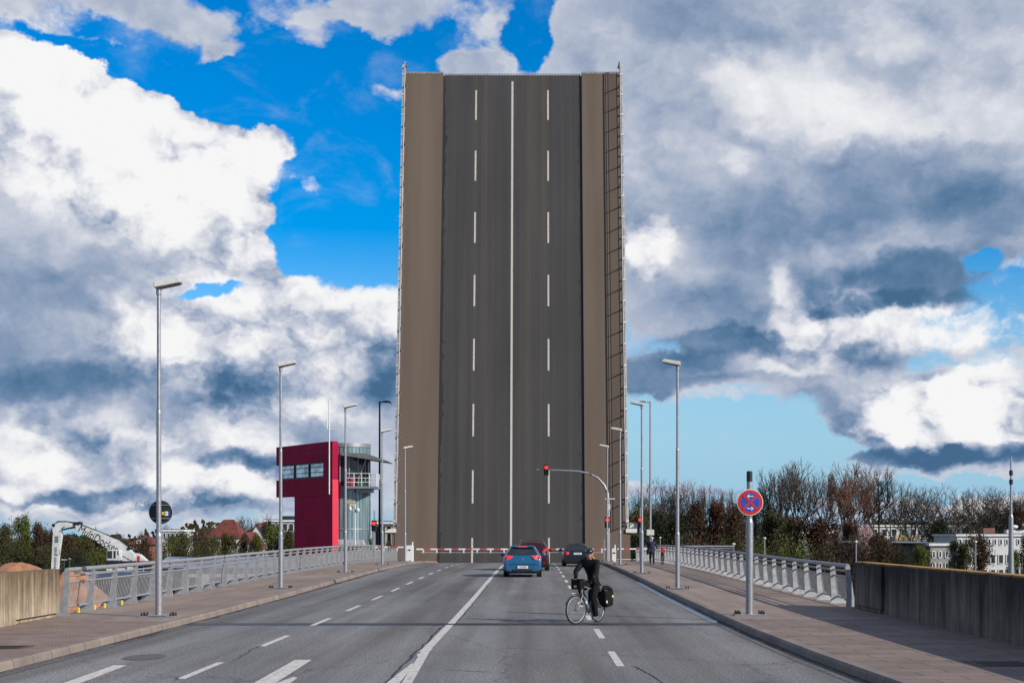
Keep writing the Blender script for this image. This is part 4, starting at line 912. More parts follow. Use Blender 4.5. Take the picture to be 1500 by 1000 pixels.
def hand(parent, wrist, dirv, palm, m, curl=.6, s=1.0):
    """palm and five bent fingers closing round a grip; dirv finger direction, palm the way the palm faces"""
    d = dirv.normalized(); p = (palm - d * palm.dot(d)).normalized(); w = d.cross(p).normalized(); mb = MB()
    c0 = wrist; c1 = wrist + d * .085 * s
    rg = []
    for t, hw, ht in ((0, .024, .018), (.4, .036, .017), (1, .041, .014)):
        c = c0.lerp(c1, t); rg.append([c + w * (math.cos(a) * hw) + p * (math.sin(a) * ht) for a in [2 * math.pi * k / 10 for k in range(10)]])
    mb.rings(rg)
    for i, (o, L) in enumerate(((-.03, .062), (-.01, .072), (.011, .068), (.031, .052))):
        a = c1 + w * o; q = [a - d * .01]; ang = .25
        for k, seg in enumerate((.45, .32, .25)):
            ang += curl * (1.0 if k else .6); q.append(q[-1] + (d * math.cos(ang) + p * math.sin(ang)) * L * seg)
        mb.path(q, [.0092, .009, .0085, .007], 7)
    a = c0 + d * .03 - w * .035; mb.path([a, a - w * .02 + d * .025 + p * .01, a - w * .012 + d * .05 + p * .03, a + d * .062 + p * .045], [.012, .011, .010, .008], 7)
    return mb.build('hand', m, parent)
def bicycle(label, loc, rz, steer, bag=False, frame_col=None, lab_cat='bicycle'):
    """local: forward = +x, rear wheel on the origin's x=0"""
    b = empty('bicycle', loc, rz, label, 'bicycle')
    fm = frame_col or M['white']; tyre = bpy.data.materials['tyre']; Rw = .345
    def wheel(par, c, nm='wheel'):
        mb = MB(); mb.torus(c, Rw - .02, .021, 'y', 44, 8); w = mb.build(nm, tyre, par)
        mb = MB(); mb.torus(c, Rw - .047, .012, 'y', 44, 6); mb.build('rim', M['steel'], w)
        mb = MB(); c = Vector(c)
        for i in range(24): a = 2 * math.pi * i / 24; mb.tube(c + V(0, .025 * (-1) ** i, 0), c + V(math.cos(a) * (Rw - .05), 0, math.sin(a) * (Rw - .05)), .0022, n=3, caps=False)
        mb.tube(c + V(0, -.05, 0), c + V(0, .05, 0), .022, n=10); mb.build('spokes', M['steel'], w)
        mb = MB(); mb.box((c.x + .17, -.008, c.z - .25), (c.x + .225, .008, c.z - .20)); mb.box((c.x - .22, -.008, c.z + .18), (c.x - .165, .008, c.z + .23)); mb.build('spoke_reflector', mat('orange reflector', (.8, .12, .02), .3) if 'orange reflector' not in bpy.data.materials else bpy.data.materials['orange reflector'], w)
        return w
    wheel(b, (0, 0, Rw))
    BB = V(.44, 0, .28); ST = V(.26, 0, .86); HT = V(.80, 0, .90); HB = V(.85, 0, .74); RA = V(0, 0, Rw)
    mb = MB(); mb.tube(BB, ST, .017); mb.tube(BB, HB, .021); mb.tube(V(.28, 0, .80), HT, .017); mb.tube(HB, HT, .023)
    for s in (-1, 1): mb.tube(RA + V(0, s * .06, 0), BB + V(-.03, s * .04, 0), .010); mb.tube(RA + V(0, s * .06, 0), V(.275, s * .03, .80), .009)
    mb.build('frame', fm, b)
    mb = MB(); mb.tube(ST, V(.235, 0, .95), .013); mb.build('seat_post', M['steel'], b)
    mb = MB(); mb.rings([[(x + 0, math.cos(a) * w, z + math.sin(a) * .025) for a in [2 * math.pi * k / 10 for k in range(10)]] for x, w, z in ((.10, .05, .97), (.14, .075, .975), (.24, .055, .965), (.36, .022, .96), (.385, .014, .95))]); mb.build('saddle', M['black'], b)
    mb = MB(); c = BB + V(0, -.055, 0); mb.torus(c, .088, .008, 'y', 26, 6)
    for k in range(5): a = 2 * math.pi * k / 5; mb.tube(c, c + V(math.cos(a) * .085, 0, math.sin(a) * .085), .007, n=5)
    mb.tube(BB - V(0, .08, 0), BB + V(0, .08, 0), .018); cr = mb.build('crankset', M['steel'], b)
    pr, pl = BB + V(.02, -.09, .17), BB + V(-.02, .09, -.17)
    mb = MB(); mb.tube(BB + V(0, -.08, 0), pr, .011, n=6); mb.tube(BB + V(0, .08, 0), pl, .011, n=6); mb.build('cranks', M['steel'], cr)
    for q, s in ((pr, -1), (pl, 1)): mb = MB(); mb.box((q.x - .045, min(q.y, q.y + s * .09), q.z - .012), (q.x + .045, max(q.y, q.y + s * .09), q.z + .012)); mb.build('pedal', M['black'], b)
    mb = MB(); mb.path([(.0 + math.cos(t) * .37, 0, Rw + math.sin(t) * .37) for t in [R(a) for a in range(15, 200, 12)]], .016, 6); mb.build('rear_mudguard', M['dark'], b)
    mb = MB()
    for s in (-1, 1): mb.tube((0, s * .07, Rw), (-.06, s * .07, .74), .006, n=5); mb.tube((-.28, s * .06, .74), (.24, s * .06, .75), .006, n=5)
    mb.box((-.28, -.06, .735), (.05, .06, .745)); mb.build('rack', M['dark'], b)
    mb = MB(); mb.tube((-.29, -.03, .70), (-.29, .03, .70), .03, n=10); mb.build('tail_lamp', M['red'], b)
    # steered front end, turned about the head tube
    fr = empty('front_end', (.885, 0, .60)); fr.parent = b; fr.rotation_euler = (0, 0, steer)
    o_ = V(.885, 0, .60)
    FA = V(1.05, 0, Rw) - o_
    w = wheel(fr, tuple(FA)); mb = MB()
    for s in (-1, 1): mb.path([HB + V(0, s * .02, 0) - o_, V(.885, s * .05, .68) - o_, V(.98, s * .055, .48) - o_, FA + V(0, s * .055, 0)], .012, 7)
    mb.tube(HB - o_, HT - o_ + V(-.02, 0, .06), .016); mb.build('fork', fm, fr)
    hz_ = 1.03
    mb = MB(); st = HT - o_ + V(-.02, 0, .05); mb.tube(st, V(.84, 0, hz_) - o_, .016)
    mb.path([V(.74, -.30, hz_ - .02) - o_, V(.82, -.22, hz_ + .0) - o_, V(.86, -.08, hz_) - o_, V(.86, .08, hz_) - o_, V(.82, .22, hz_) - o_, V(.74, .30, hz_ - .02) - o_], .013, 7); hb = mb.build('handlebar', M['dark'], fr)
    for s in (-1, 1): mb = MB(); mb.tube(V(.80, s * .245, hz_ - .005) - o_, V(.70, s * .33, hz_ - .03) - o_, .018); mb.path([V(.73, s * .31, hz_ - .02) - o_, V(.76, s * .34, hz_ + .08) - o_, V(.78, s * .30, hz_ + .13) - o_], .012, 6); mb.build('grip', M['black'], hb)
    mb = MB(); mb.path([FA + V(math.cos(t) * .37, 0, math.sin(t) * .37) for t in [R(a) for a in range(20, 150, 12)]], .014, 6); mb.build('front_mudguard', M['dark'], fr)
    return b, fr, pr, pl, hz_
head_z = zr(34)
H = R(240)     # heading: towards the camera and to the left
rw = V((876 - VX) / (F / 34.4), 34.4, 0)
bike, fend, PR, PL, hz_ = bicycle('white touring bicycle with black bags ridden by the cyclist in black', (rw.x, rw.y, .0), H, R(-16), frame_col=mat('silver frame enamel', (.20, .21, .23), .3, coat=.5))
mb = MB(); mb.tube((.60, .0, .46), (.70, 0, .60), .037, n=12); mb.tube((.705, 0, .607), (.725, 0, .635), .022, n=10); mb.cur = 1; mb.tube((.625, 0, .495), (.66, 0, .545), .0385, n=12)
tag(mb.build('drink_bottle', [mat('light blue bottle', (.08, .36, .62), .3), M['white']], None, (rw.x, rw.y, 0)), 'light blue drink bottle in the cage of the white bicycle', 'bottle').rotation_euler = (0, 0, H)
mb = MB(); mb.tube((.335, 0, .58), (.305, 0, .70), .036, n=12); mb.cur = 1; mb.tube((.302, 0, .712), (.297, 0, .735), .02, n=10)
tag(mb.build('drink_bottle', [mat('dark blue bottle', (.03, .10, .35), .3), M['white']], None, (rw.x, rw.y, 0)), 'dark blue drink bottle on the seat tube of the white bicycle', 'bottle').rotation_euler = (0, 0, H)
def bagbox(a, b, nm, par, m=None, bev=.03):
    mb = MB(); mb.box(a, b); return mb.build(nm, m or blackcloth, par, bevel=bev)
hbag = empty('handlebar_bag', (rw.x, rw.y, 0), H, 'black handlebar bag with a small yellow badge on the front of the bicycle', 'bicycle bag')
T_ = Matrix.Translation((.885, 0, .60)) @ Matrix.Rotation(R(-16), 4, 'Z') @ Matrix.Translation((-.885, 0, -.60))
mb = MB(); mb.box((.90, -.15, .83), (1.07, .15, 1.05), T_); mb.build('bag', blackcloth, hbag, bevel=.02)
mb = MB(); mb.box((.89, -.155, 1.052), (1.08, .155, 1.075), T_); mb.build('lid', blackcloth, hbag, bevel=.01)
mb = MB(); mb.box((1.072, -.045, .875), (1.076, .045, .925), T_); mb.build('badge', M['yellow'], hbag); mb = MB(); mb.box((1.081, -.05, 1.058), (1.084, .05, 1.072), T_); mb.build('maker_strip', M['offwhite'], hbag)
for s, lab in ((1, 'near black pannier with a white round logo and yellow reflector on the rear rack'), (-1, 'far black pannier on the hidden side of the rear rack')):
    pn = empty('pannier', (rw.x, rw.y, 0), H, lab, 'bicycle bag')
    a, c = sorted((s * .085, s * .25)); mb = MB(); mb.prism([(-.34, .40), (-.02, .36), (.06, .48), (.08, .76), (-.36, .76)], a, c); mb.build('bag', blackcloth, pn, bevel=.03)
    mb = MB(); mb.path([(-.36, (a + c) / 2, .77), (-.2, (a + c) / 2, .83), (.0, (a + c) / 2, .84), (.08, (a + c) / 2, .77)], [.05, .055, .055, .045], 8); mb.build('rolled_top', blackcloth, pn)
    mb = MB(); mb.tube((.02, s * .251, .50), (.02, s * .254, .50), .035, n=18); mb.build('round_logo', M['offwhite'], pn)
    mb = MB(); mb.box((-.375, (a + c) / 2 - .03, .56), (-.368, (a + c) / 2 + .03, .66)); mb.box((-.32, s * .2515, .60), (-.25, s * .256, .65)); mb.build('reflector', M['yellow'], pn)
    mb = MB(); mb.path([(-.37, (a + c) / 2, .74), (-.44, (a + c) / 2, .62), (-.45, (a + c) / 2, .5)], .012, 6); mb.build('strap', blackcloth, pn)

cyc = empty('person', (rw.x, rw.y, 0), H, 'smiling cyclist in black with helmet and sunglasses riding towards the camera', 'person')
pel = V(.24, 0, 1.02); wst = V(.28, 0, 1.17); chs = V(.38, 0, 1.36); sho = V(.44, 0, 1.47); nk = V(.475, .01, 1.53); hd0 = V(.495, .02, 1.585); hd1 = V(.515, .03, 1.655); hd2 = V(.505, .03, 1.73)
def limb(b, kn, an, s): pass
hipL, hipR = V(.25, .10, .98), V(.25, -.10, .98)
ftL = PL + V(-.05, .05, .06); ftR = PR + V(-.05, -.05, .06)      # ankles above the pedals
knL, knR = V(.50, .13, .60), V(.64, -.14, .80)
shL, shR = V(.43, .19, 1.46), V(.43, -.19, 1.46)
hT = T_
gL = hT @ V(.765, .30, 1.05); gR = hT @ V(.765, -.30, 1.05)
elL, elR = V(.60, .27, 1.22), V(.62, -.29, 1.23)
body = {'pel': (pel, (.13, .10)), 'wst': (wst, (.12, .09)), 'chs': (chs, (.145, .10)), 'sho': (sho, (.11, .08)), 'nk': (nk, .052), 'hd0': (hd0, (.062, .07)), 'hd1': (hd1, (.078, .092)), 'hd2': (hd2, (.06, .075)),
        'hl': (hipL, .085), 'hr': (hipR, .085), 'kl': (knL, .058), 'kr': (knR, .058), 'cl': (knL.lerp(ftL, .35), .052), 'cr': (knR.lerp(ftR, .35), .052), 'al': (ftL, .028), 'ar': (ftR, .028), 'tl': (ftL + V(.07, 0, -.05), .016), 'tr': (ftR + V(.07, 0, -.05), .016),
        'sl': (shL, .055), 'sr': (shR, .055), 'el': (elL, .040), 'er': (elR, .040), 'wl': (gL + V(-.05, .0, .03), .026), 'wr': (gR + V(-.05, -.0, .03), .026)}
E = [('pel', 'wst'), ('wst', 'chs'), ('chs', 'sho'), ('sho', 'nk'), ('nk', 'hd0'), ('hd0', 'hd1'), ('hd1', 'hd2'), ('pel', 'hl'), ('pel', 'hr'), ('hl', 'kl'), ('hr', 'kr'), ('kl', 'cl'), ('kr', 'cr'), ('cl', 'al'), ('cr', 'ar'), ('al', 'tl'), ('ar', 'tr'), ('sho', 'sl'), ('sho', 'sr'), ('sl', 'el'), ('sr', 'er'), ('el', 'wl'), ('er', 'wr')]
def slim(J, keep, k=.62): return {n: (p, (tuple(a * k for a in r) if isinstance(r, tuple) else r * k) if n not in keep else r) for n, (p, r) in J.items()}
skin('body', slim(body, ('nk', 'hd0', 'hd1', 'hd2', 'wl', 'wr')), E, skinm, cyc)
jk = {k: (body[k][0], tuple(a + .022 for a in (body[k][1] if isinstance(body[k][1], tuple) else (body[k][1],) * 2))) for k in ('pel', 'wst', 'chs', 'sho', 'sl', 'sr', 'el', 'er', 'wl', 'wr')}
jk['chs'] = (chs, (.185, .165)); jk['sho'] = (sho, (.15, .13)); jk['wst'] = (wst, (.155, .14)); jk['pel'] = (pel, (.15, .135)); jk['hem'] = (V(.22, 0, .90), (.14, .13)); jk['col'] = (V(.472, .008, 1.535), .078)
for q_ in ('el', 'er'): jk[q_] = (jk[q_][0], .068)
for q_ in ('sl', 'sr'): jk[q_] = (jk[q_][0], .088)
for q_ in ('wl', 'wr'): jk[q_] = (jk[q_][0], .045)
skin('jacket', jk, [('hem', 'pel'), ('pel', 'wst'), ('wst', 'chs'), ('chs', 'sho'), ('sho', 'col'), ('sho', 'sl'), ('sho', 'sr'), ('sl', 'el'), ('sr', 'er'), ('el', 'wl'), ('er', 'wr')], jacket, cyc)
tr = {k: (body[k][0], tuple(a + .02 for a in (body[k][1] if isinstance(body[k][1], tuple) else (body[k][1],) * 2))) for k in ('pel', 'hl', 'hr', 'kl', 'kr', 'cl', 'cr')}
tr['al'] = (ftL + V(0, 0, -.02), .070); tr['ar'] = (ftR + V(0, 0, -.02), .070)
for q_ in ('kl', 'kr'): tr[q_] = (tr[q_][0], .085)
tr['pel'] = (V(.24, 0, 1.04), .09); tr['hl'] = (V(.27, .10, .95), .105); tr['hr'] = (V(.27, -.10, .95), .105)
for q_ in ('cl', 'cr'): tr[q_] = (tr[q_][0], .08)
skin('trousers', tr, [('pel', 'hl'), ('pel', 'hr'), ('hl', 'kl'), ('hr', 'kr'), ('kl', 'cl'), ('kr', 'cr'), ('cl', 'al'), ('cr', 'ar')], blackcloth, cyc)
def shoes(par, an, fwd, m):
    f = fwd.normalized(); mb = MB(); sd = V(-f.y, f.x, 0); rg = []
    for t, w, zt in ((-.09, .030, .05), (-.05, .042, .075), (.03, .044, .06), (.12, .050, .03), (.17, .036, .015)):
        c = an + f * t + V(0, 0, -.055); rg.append([c + sd * (math.cos(a) * w) + V(0, 0, max(-.022, math.sin(a) * (.03 + zt * .5))) for a in [2 * math.pi * k / 12 for k in range(12)]])
    mb.rings(rg); return mb.build('shoe', m, par)
shoes(cyc, ftL, V(1, 0, 0), shoe); shoes(cyc, ftR, V(1, 0, 0), shoe)
for g_, w_, s in ((gL, body['wl'][0], 1), (gR, body['wr'][0], -1)): hand(cyc, w_, (g_ + V(.04, 0, -.01)) - w_, V(.2, 0, -1), blackcloth, .8)
# head: faces the camera (turned to the rider's left from the heading)
face = V(math.cos(R(30)), math.sin(R(30)), -.04).normalized(); side = V(-face.y, face.x, 0).normalized(); hc = V(.51, .03, 1.655)
mb = MB(); mb.ball(hc + face * .098 + V(0, 0, -.012), (.014, .014, .022)); mb.build('nose', skinm, cyc)
mb = MB(); mb.path([hc + face * .086 + side * t + V(0, 0, -.055 + abs(t) * .35) for t in (-.028, -.014, 0, .014, .028)], [.004, .007, .008, .007, .004], 6); mo = mb.build('mouth', mat('teeth and lips', (.62, .35, .32), .4), cyc)
for s in (-1, 1):
    mb = MB(); mb.ball(hc + side * s * .083 + V(0, 0, -.015), (.012, .014, .03)); mb.build('ear', skinm, cyc)
    mb = MB(); mb.ball(hc + face * .082 + side * s * .031 + V(0, 0, .018), (.014, .014, .012)); mb.build('eye', M['white'], cyc)
mb = MB()
for s in (-1, 1): mb.ball(hc + face * .094 + side * s * .034 + V(0, 0, .018), (.022, .024, .017))
mb.path([hc + face * .100 + side * -.02 + V(0, 0, .022), hc + face * .104 + V(0, 0, .024), hc + face * .100 + side * .02 + V(0, 0, .022)], .004, 5)
for s in (-1, 1): mb.tube(hc + face * .088 + side * s * .055 + V(0, 0, .02), hc + side * s * .086 + V(0, 0, .012), .004, n=5)
mb.build('sunglasses', M['black'], cyc)
mb = MB(); mb.ball(hc + V(-.012, -.0, .012) - face * .02, (.094, .094, .098), 16, 10); mb.build('hair', hairm, cyc)
mb = MB(); mb.path([hc - face * .09 + side * .04 + V(0, 0, -.03), hc - face * .06 + side * .10 + V(0, 0, -.10), hc - face * .00 + side * .12 + V(0, 0, -.18), hc + face * .03 + side * .12 + V(0, 0, -.26)], [.02, .03, .03, .012], 8); mb.build('ponytail', hairm, cyc)
mb = MB(); rg = []
for t, w, l, z in ((0, .100, .125, .045), (.3, .106, .135, .062), (.6, .100, .125, .098), (.85, .07, .09, .128), (1, .03, .04, .140)):
    rg.append([hc - face * .012 + face * (math.cos(a) * l) + side * (math.sin(a) * w) + V(0, 0, z - .012 * math.cos(a) * (1 - t)) for a in [2 * math.pi * k / 22 for k in range(22)]])
mb.rings(rg); hl = mb.build('helmet', mat('black helmet shell', (.015, .02, .022), .3, coat=.5), cyc)
mb = MB()
for k in (-1.5, -.5, .5, 1.5): mb.path([hc - face * .012 + side * (k * .045 * math.cos(t)) + face * (math.sin(t) * .118) + V(0, 0, .048 + math.cos(t) * .098) for t in [R(a) for a in range(-70, 75, 20)]], .011, 6)
mb.build('helmet_ribs', M['black'], hl)
mb = MB()
for s in (-1, 1): mb.tube(hc + side * s * .092 + V(0, 0, .05), hc + side * s * .03 + face * .04 + V(0, 0, -.105), .005, n=5)
mb.build('chin_strap', M['black'], hl)

# pedestrian pushing a bicycle away along the right pavement
pz = zr(86) + PH
ped = empty('person', (7.15, 86, pz), R(90), 'walker in navy coat and pale cap pushing a bicycle away along the right pavement', 'person')
# local +x = walking direction, +y = left
J = {'pel': (V(0, 0, .90), (.12, .15)), 'wst': (V(.02, 0, 1.04), (.10, .13)), 'chs': (V(.05, 0, 1.22), (.11, .155)), 'sho': (V(.07, 0, 1.36), (.08, .12)), 'nk': (V(.085, 0, 1.43), .05), 'h0': (V(.10, 0, 1.49), .062), 'h1': (V(.11, 0, 1.555), .085), 'h2': (V(.105, 0, 1.615), .06),
     'hl': (V(0, .09, .86), .085), 'hr': (V(0, -.09, .86), .085), 'kl': (V(.10, .09, .48), .058), 'kr': (V(-.02, -.09, .47), .058), 'al': (V(.10, .09, .10), .036), 'ar': (V(-.22, -.09, .13), .036), 'tl': (V(.24, .09, .04), .03), 'tr': (V(-.09, -.09, .05), .03),
     'sl': (V(.06, .17, 1.34), .05), 'sr': (V(.06, -.17, 1.34), .05), 'el': (V(.10, .23, 1.08), .038), 'er': (V(.20, -.28, 1.12), .038), 'wl': (V(.20, .20, .86), .028), 'wr': (V(.40, -.36, 1.00), .028)}
EJ = [('pel', 'wst'), ('wst', 'chs'), ('chs', 'sho'), ('sho', 'nk'), ('nk', 'h0'), ('h0', 'h1'), ('h1', 'h2'), ('pel', 'hl'), ('pel', 'hr'), ('hl', 'kl'), ('hr', 'kr'), ('kl', 'al'), ('kr', 'ar'), ('al', 'tl'), ('ar', 'tr'), ('sho', 'sl'), ('sho', 'sr'), ('sl', 'el'), ('sr', 'er'), ('el', 'wl'), ('er', 'wr')]
skin('body', slim(J, ('nk', 'h0', 'h1', 'h2', 'wl', 'wr')), EJ, skinm, ped)
def fat(ks, d, J): return {k: (J[k][0], tuple(a + d for a in (J[k][1] if isinstance(J[k][1], tuple) else (J[k][1],) * 2))) for k in ks}
ct = fat(('pel', 'wst', 'chs', 'sho', 'sl', 'sr', 'el', 'er', 'wl', 'wr'), .035, J); ct['hem'] = (V(-.02, 0, .66), (.17, .20)); ct['col'] = (V(.08, 0, 1.42), .07)
skin('coat', ct, [('hem', 'pel'), ('pel', 'wst'), ('wst', 'chs'), ('chs', 'sho'), ('sho', 'col'), ('sho', 'sl'), ('sho', 'sr'), ('sl', 'el'), ('sr', 'er'), ('el', 'wl'), ('er', 'wr')], navyc, ped)
skin('jeans', fat(('pel', 'hl', 'hr', 'kl', 'kr', 'al', 'ar'), .018, J), [('pel', 'hl'), ('pel', 'hr'), ('hl', 'kl'), ('hr', 'kr'), ('kl', 'al'), ('kr', 'ar')], jeans, ped)
mb = MB(); mb.ball((.09, 0, 1.60), (.115, .105, .095), 16, 9); mb.build('cap', greyhat, ped)
shoes(ped, J['al'][0], V(1, 0, 0), M['black']); shoes(ped, J['ar'][0], V(1, 0, -.2), M['black'])
hand(ped, J['wl'][0], V(.3, 0, -1), V(0, -1, 0), skinm, .4); hand(ped, J['wr'][0], V(1, 0, -.1), V(0, 0, -1), skinm, .8)
bagm = bagbox((-.18, .20, .62), (.10, .33, .92), 'shoulder_bag', None, blackcloth); bagm.location = ped.location; bagm.rotation_euler = ped.rotation_euler; tag(bagm, 'dark shoulder bag hanging at the left side of the navy walker', 'bag')
b2, f2, _a, _b, _c = bicycle('dark bicycle with a red saddle cover pushed by the walker in navy', (7.15 + .62, 85.4, pz), R(90), 0, frame_col=M['dark'])
mb = MB(); mb.ball((.20, 0, .985), (.15, .11, .05), 12, 6); tag(mb.build('saddle_cover', M['red'], None, (7.77, 85.4, pz)), 'red cover over the saddle of the dark bicycle', 'saddle cover').rotation_euler = (0, 0, R(90))
bg2 = bagbox((-.30, -.13, .76), (-.02, .13, .93), 'rack_bag', None, M['red']); bg2.location = (7.77, 85.4, pz); bg2.rotation_euler = (0, 0, R(90)); tag(bg2, 'red bag strapped on the rear rack of the pushed bicycle', 'bicycle bag')

# ---------------------------------------------------------------- gulls
def gull(loc, rz, s, lab, up=.35, bank=0):
    g = empty('seagull', loc, rz, lab, 'bird', 'seagulls in the sky'); g.rotation_euler = (bank, 0, rz)
    mb = MB(); mb.path([(-.26, 0, 0), (-.18, 0, .0), (-.05, 0, .0), (.08, 0, .02), (.17, 0, .045), (.22, 0, .045), (.26, 0, .035)], [.012, .035, .06, .055, .036, .032, .006], 10)
    for q in (-1, 1):
        pts = [(.05, q * .04, .02), (.08, q * .25, .12 * up * 3), (.04, q * .42, .13 * up * 3), (-.08, q * .66, .02 * up)]; ch = [.13, .12, .09, .01]; rg = []
        for p, c in zip(pts, ch): rg.append([(p[0] + c * .5, p[1], p[2]), (p[0], p[1], p[2] + .014), (p[0] - c * .8, p[1], p[2]), (p[0], p[1], p[2] - .008)])
        mb.cur = 0; mb.rings(rg[:3]); mb.cur = 1; mb.rings(rg[2:])
    mb.build('body', [M['white'], mat('grey wing', (.10, .11, .12), .7)], g); g.scale = (s,) * 3
p = W_(209, 740, 100); gull(p, R(-105), 1.0, 'white gull with spread wings left of the round dark sign', .6, R(8))
p = W_(199, 622, 140); gull(p, R(100), .85, 'small distant gull high left of the nearest lamp', .7, R(25))

# ---------------------------------------------------------------- material handler, sand, barge, hall
wh = mat('white machine paint', (.62, .63, .62), .4, var=.08, scale=1.5)
d = 186.0; s_ = F / d
def E_(px, py): p = W_(px, py, d); return (p.x, p.z)
ex = empty('material_handler', (E_(180, 830)[0], d, GZ), 0, 'white cargo handling excavator with a long lettered boom behind the left railing', 'excavator')
ox, oz = ex.location.x, GZ
def Q(px, py): x, z = E_(px, py); return (x - ox, z - oz)
mb = MB(); mb.prism([Q(*p) for p in ((112, 765), (119, 768.5), (150, 780), (176, 792), (190, 803), (204, 820), (196, 821), (180, 812), (160, 804), (135, 788), (112, 775))], -.45, .45); mb.build('boom', wh, ex)
mb = MB(); mb.prism([Q(*p) for p in ((78, 775), (82, 767), (88, 764.5), (100, 764.5), (112, 767), (112, 776), (104, 774), (95, 771), (90, 774), (91, 785), (80, 784))], -.4, .4); mb.build('knuckle', wh, ex)
mb = MB(); mb.prism([Q(*p) for p in ((79, 780), (91, 784), (87, 812), (84.5, 846), (75.5, 846))], -.38, .38); mb.build('stick', wh, ex)
mb = MB(); a, b = Q(92, 776), Q(112, 771); mb.tube((a[0], -.5, a[1]), (b[0], -.5, b[1]), .11); mb.tube((Q(88.5, 784)[0], -.1, Q(88.5, 784)[1]), (Q(86, 812)[0], -.1, Q(86, 812)[1]), .14); mb.build('hydraulic_rams', M['black'], ex)
mb = MB(); mb.path([(Q(*p)[0], -.3, Q(*p)[1]) for p in ((79, 776), (80, 768), (86, 763.5), (98, 763.8), (112, 765.5), (121, 768.5), (135, 774), (150, 780), (176, 790), (190, 801))], .09, 6)
for p in ((80, 769), (112, 766.5), (117, 766), (190, 803)): q = Q(*p); mb.tube((q[0], -.55, q[1]), (q[0], .55, q[1]), .22, n=10)
mb.build('hoses_and_pins', M['black'], ex)
bmx = Q(124, 780); ang = -math.atan2(803 - 776, 176 - 118)
a_, b_ = Q(121, 777), Q(166, 802)
text('MultiDocker', 1.42, M['black'], ex, ((a_[0] + b_[0]) / 2 + .2, -.47, (a_[1] + b_[1]) / 2 + .02), (R(90), -math.atan2(b_[1] - a_[1], b_[0] - a_[0]), 0), sx=.80)
q = Q(82, 822); text('noldwunzor gmbh', .62, M['black'], ex, (q[0] - .02, -.4, q[1]), (R(90), R(-87), 0), sx=.85)
mb = MB()
for i in range(3): q = Q(84.5, 786.5 + i * 3.2); mb.box((q[0] - .25, -.41, q[1] - .1), (q[0] + .22, -.39, q[1] + .1))
mb.build('green_emblem', mat('dark green emblem', (.03, .12, .08), .5), ex)
c0, c1 = Q(163, 820), Q(181, 805); mb = MB(); mb.box((c0[0], -2.0, c0[1]), (c1[0], -.5, c1[1])); cab = mb.build('cab', wh, ex, bevel=.06)
mb = MB()
for u, v in ((164, 171), (173, 176), (178.5, 180.3)): a, b = Q(u, 817 if u < 178 else 812), Q(v, 806); mb.box((a[0], -2.02, a[1]), (b[0], -2.001, b[1]))
mb.build('cab_window', M['glass'], cab)
a, b = Q(161, 826), Q(215, 821); mb = MB(); mb.box((a[0], -2.1, a[1]), (b[0], 1.6, b[1])); mb.build('turntable_deck', M['dark'], ex)
a, b = Q(181, 821), Q(204, 812); mb = MB(); mb.prism([Q(181, 821), Q(214, 821), Q(204, 812), Q(181, 806)], -.3, 1.4)
for k in range(7): x = a[0] + k * .45; mb.tube((x, -2.0, a[1]), (x, -2.0, a[1] + 1.0), .03, n=5)
mb.tube((a[0], -2.0, a[1] + 1.0), (a[0] + 2.7, -2.0, a[1] + 1.0), .03, n=5); mb.build('engine_housing', wh, ex)
mb = MB(); a, b = Q(162, 858), Q(230, 827); mb.box((a[0], -1.8, 0), (a[0] + 1.0, 1.8, b[1])); mb.box((b[0] - 3.4, -1.8, 0), (b[0] - 2.2, 1.8, b[1])); mb.box((a[0], -1.6, b[1] - 1.0), (b[0] - 2.2, 1.4, b[1] - .2)); mb.build('undercarriage', wh, ex)
mb = MB(); q = Q(209, 817); mb.box((q[0] - .25, -2.0, q[1] - .9), (q[0] + .15, -1.7, q[1] + .3)); mb.build('red_lamp_box', M['red'], ex)
# sand heaps
sandm = mat('orange sand', (.36, .175, .095), .95, var=.2, scale=1.2, bump=.5, bscale=3)
def heap(cx, cy, rx, ry, h, z0, seed, lab):
    mb = MB(); n = 30; m = 12; rr = random.Random(seed); ph = [rr.uniform(0, 6) for _ in range(6)]; rg = []
    for i in range(m + 1):
        t = i / m; row = []
        for j in range(n):
            a = 2 * math.pi * j / n; k = 1 + .13 * math.sin(2 * a + ph[0]) + .08 * math.sin(5 * a + ph[1]); zz = h * (1 - (t * t * (1.9 - .9 * t))) * (1 + .10 * math.sin(3 * a + ph[2] + t * 6)) - .25 * h * max(0, .12 - t)
            row.append((math.cos(a) * rx * t * k + .001 * math.cos(a), math.sin(a) * ry * t * k + .001 * math.sin(a), zz + rr.uniform(-.04, .04)))
        rg.append(row)
    mb.rings(rg, caps=False); o = mb.build('sand_heap', sandm, None, (cx, cy, z0)); tag(o, lab, 'sand heap')
p = W_(24, 828, 118); heap(p.x, 118, 5.6, 5, p.z + 4.0, -4, 1, 'orange sand heap rising behind the ochre parapet')
p = W_(108, 836, 112); heap(p.x, 112, 3.4, 3.4, p.z + 4.0, -4, 2, 'orange sand heap seen through the first bays of the left railing')
p = W_(-30, 826, 116); heap(p.x, 118, 7.5, 6, p.z + 4.0, -4, 3, 'orange sand heap at the far left edge') if False else None
hull = mat('dark red hull', (.13, .018, .016), .6, var=.2)
bg_ = empty('cargo_barge', (-52, 150, GZ), 0, 'dark red barge moored behind the left railing', 'barge')
mb = MB(); mb.rings([[(x, -w, 0), (x, -w * 1.05, h), (x, w * 1.05, h), (x, w, 0)] for x, w, h in ((-14, .6, 5.0), (-11, 3.2, 4.4), (-4, 4, 4.1), (10, 4, 4.1), (13, 3.4, 4.3), (14.5, 1.5, 4.6))], smooth=False); mb.build('hull', hull, bg_)
mb = MB(); mb.box((5, -2.8, 4.12), (11, 2.8, 4.7)); mb.build('hatch_cover', wh, bg_)
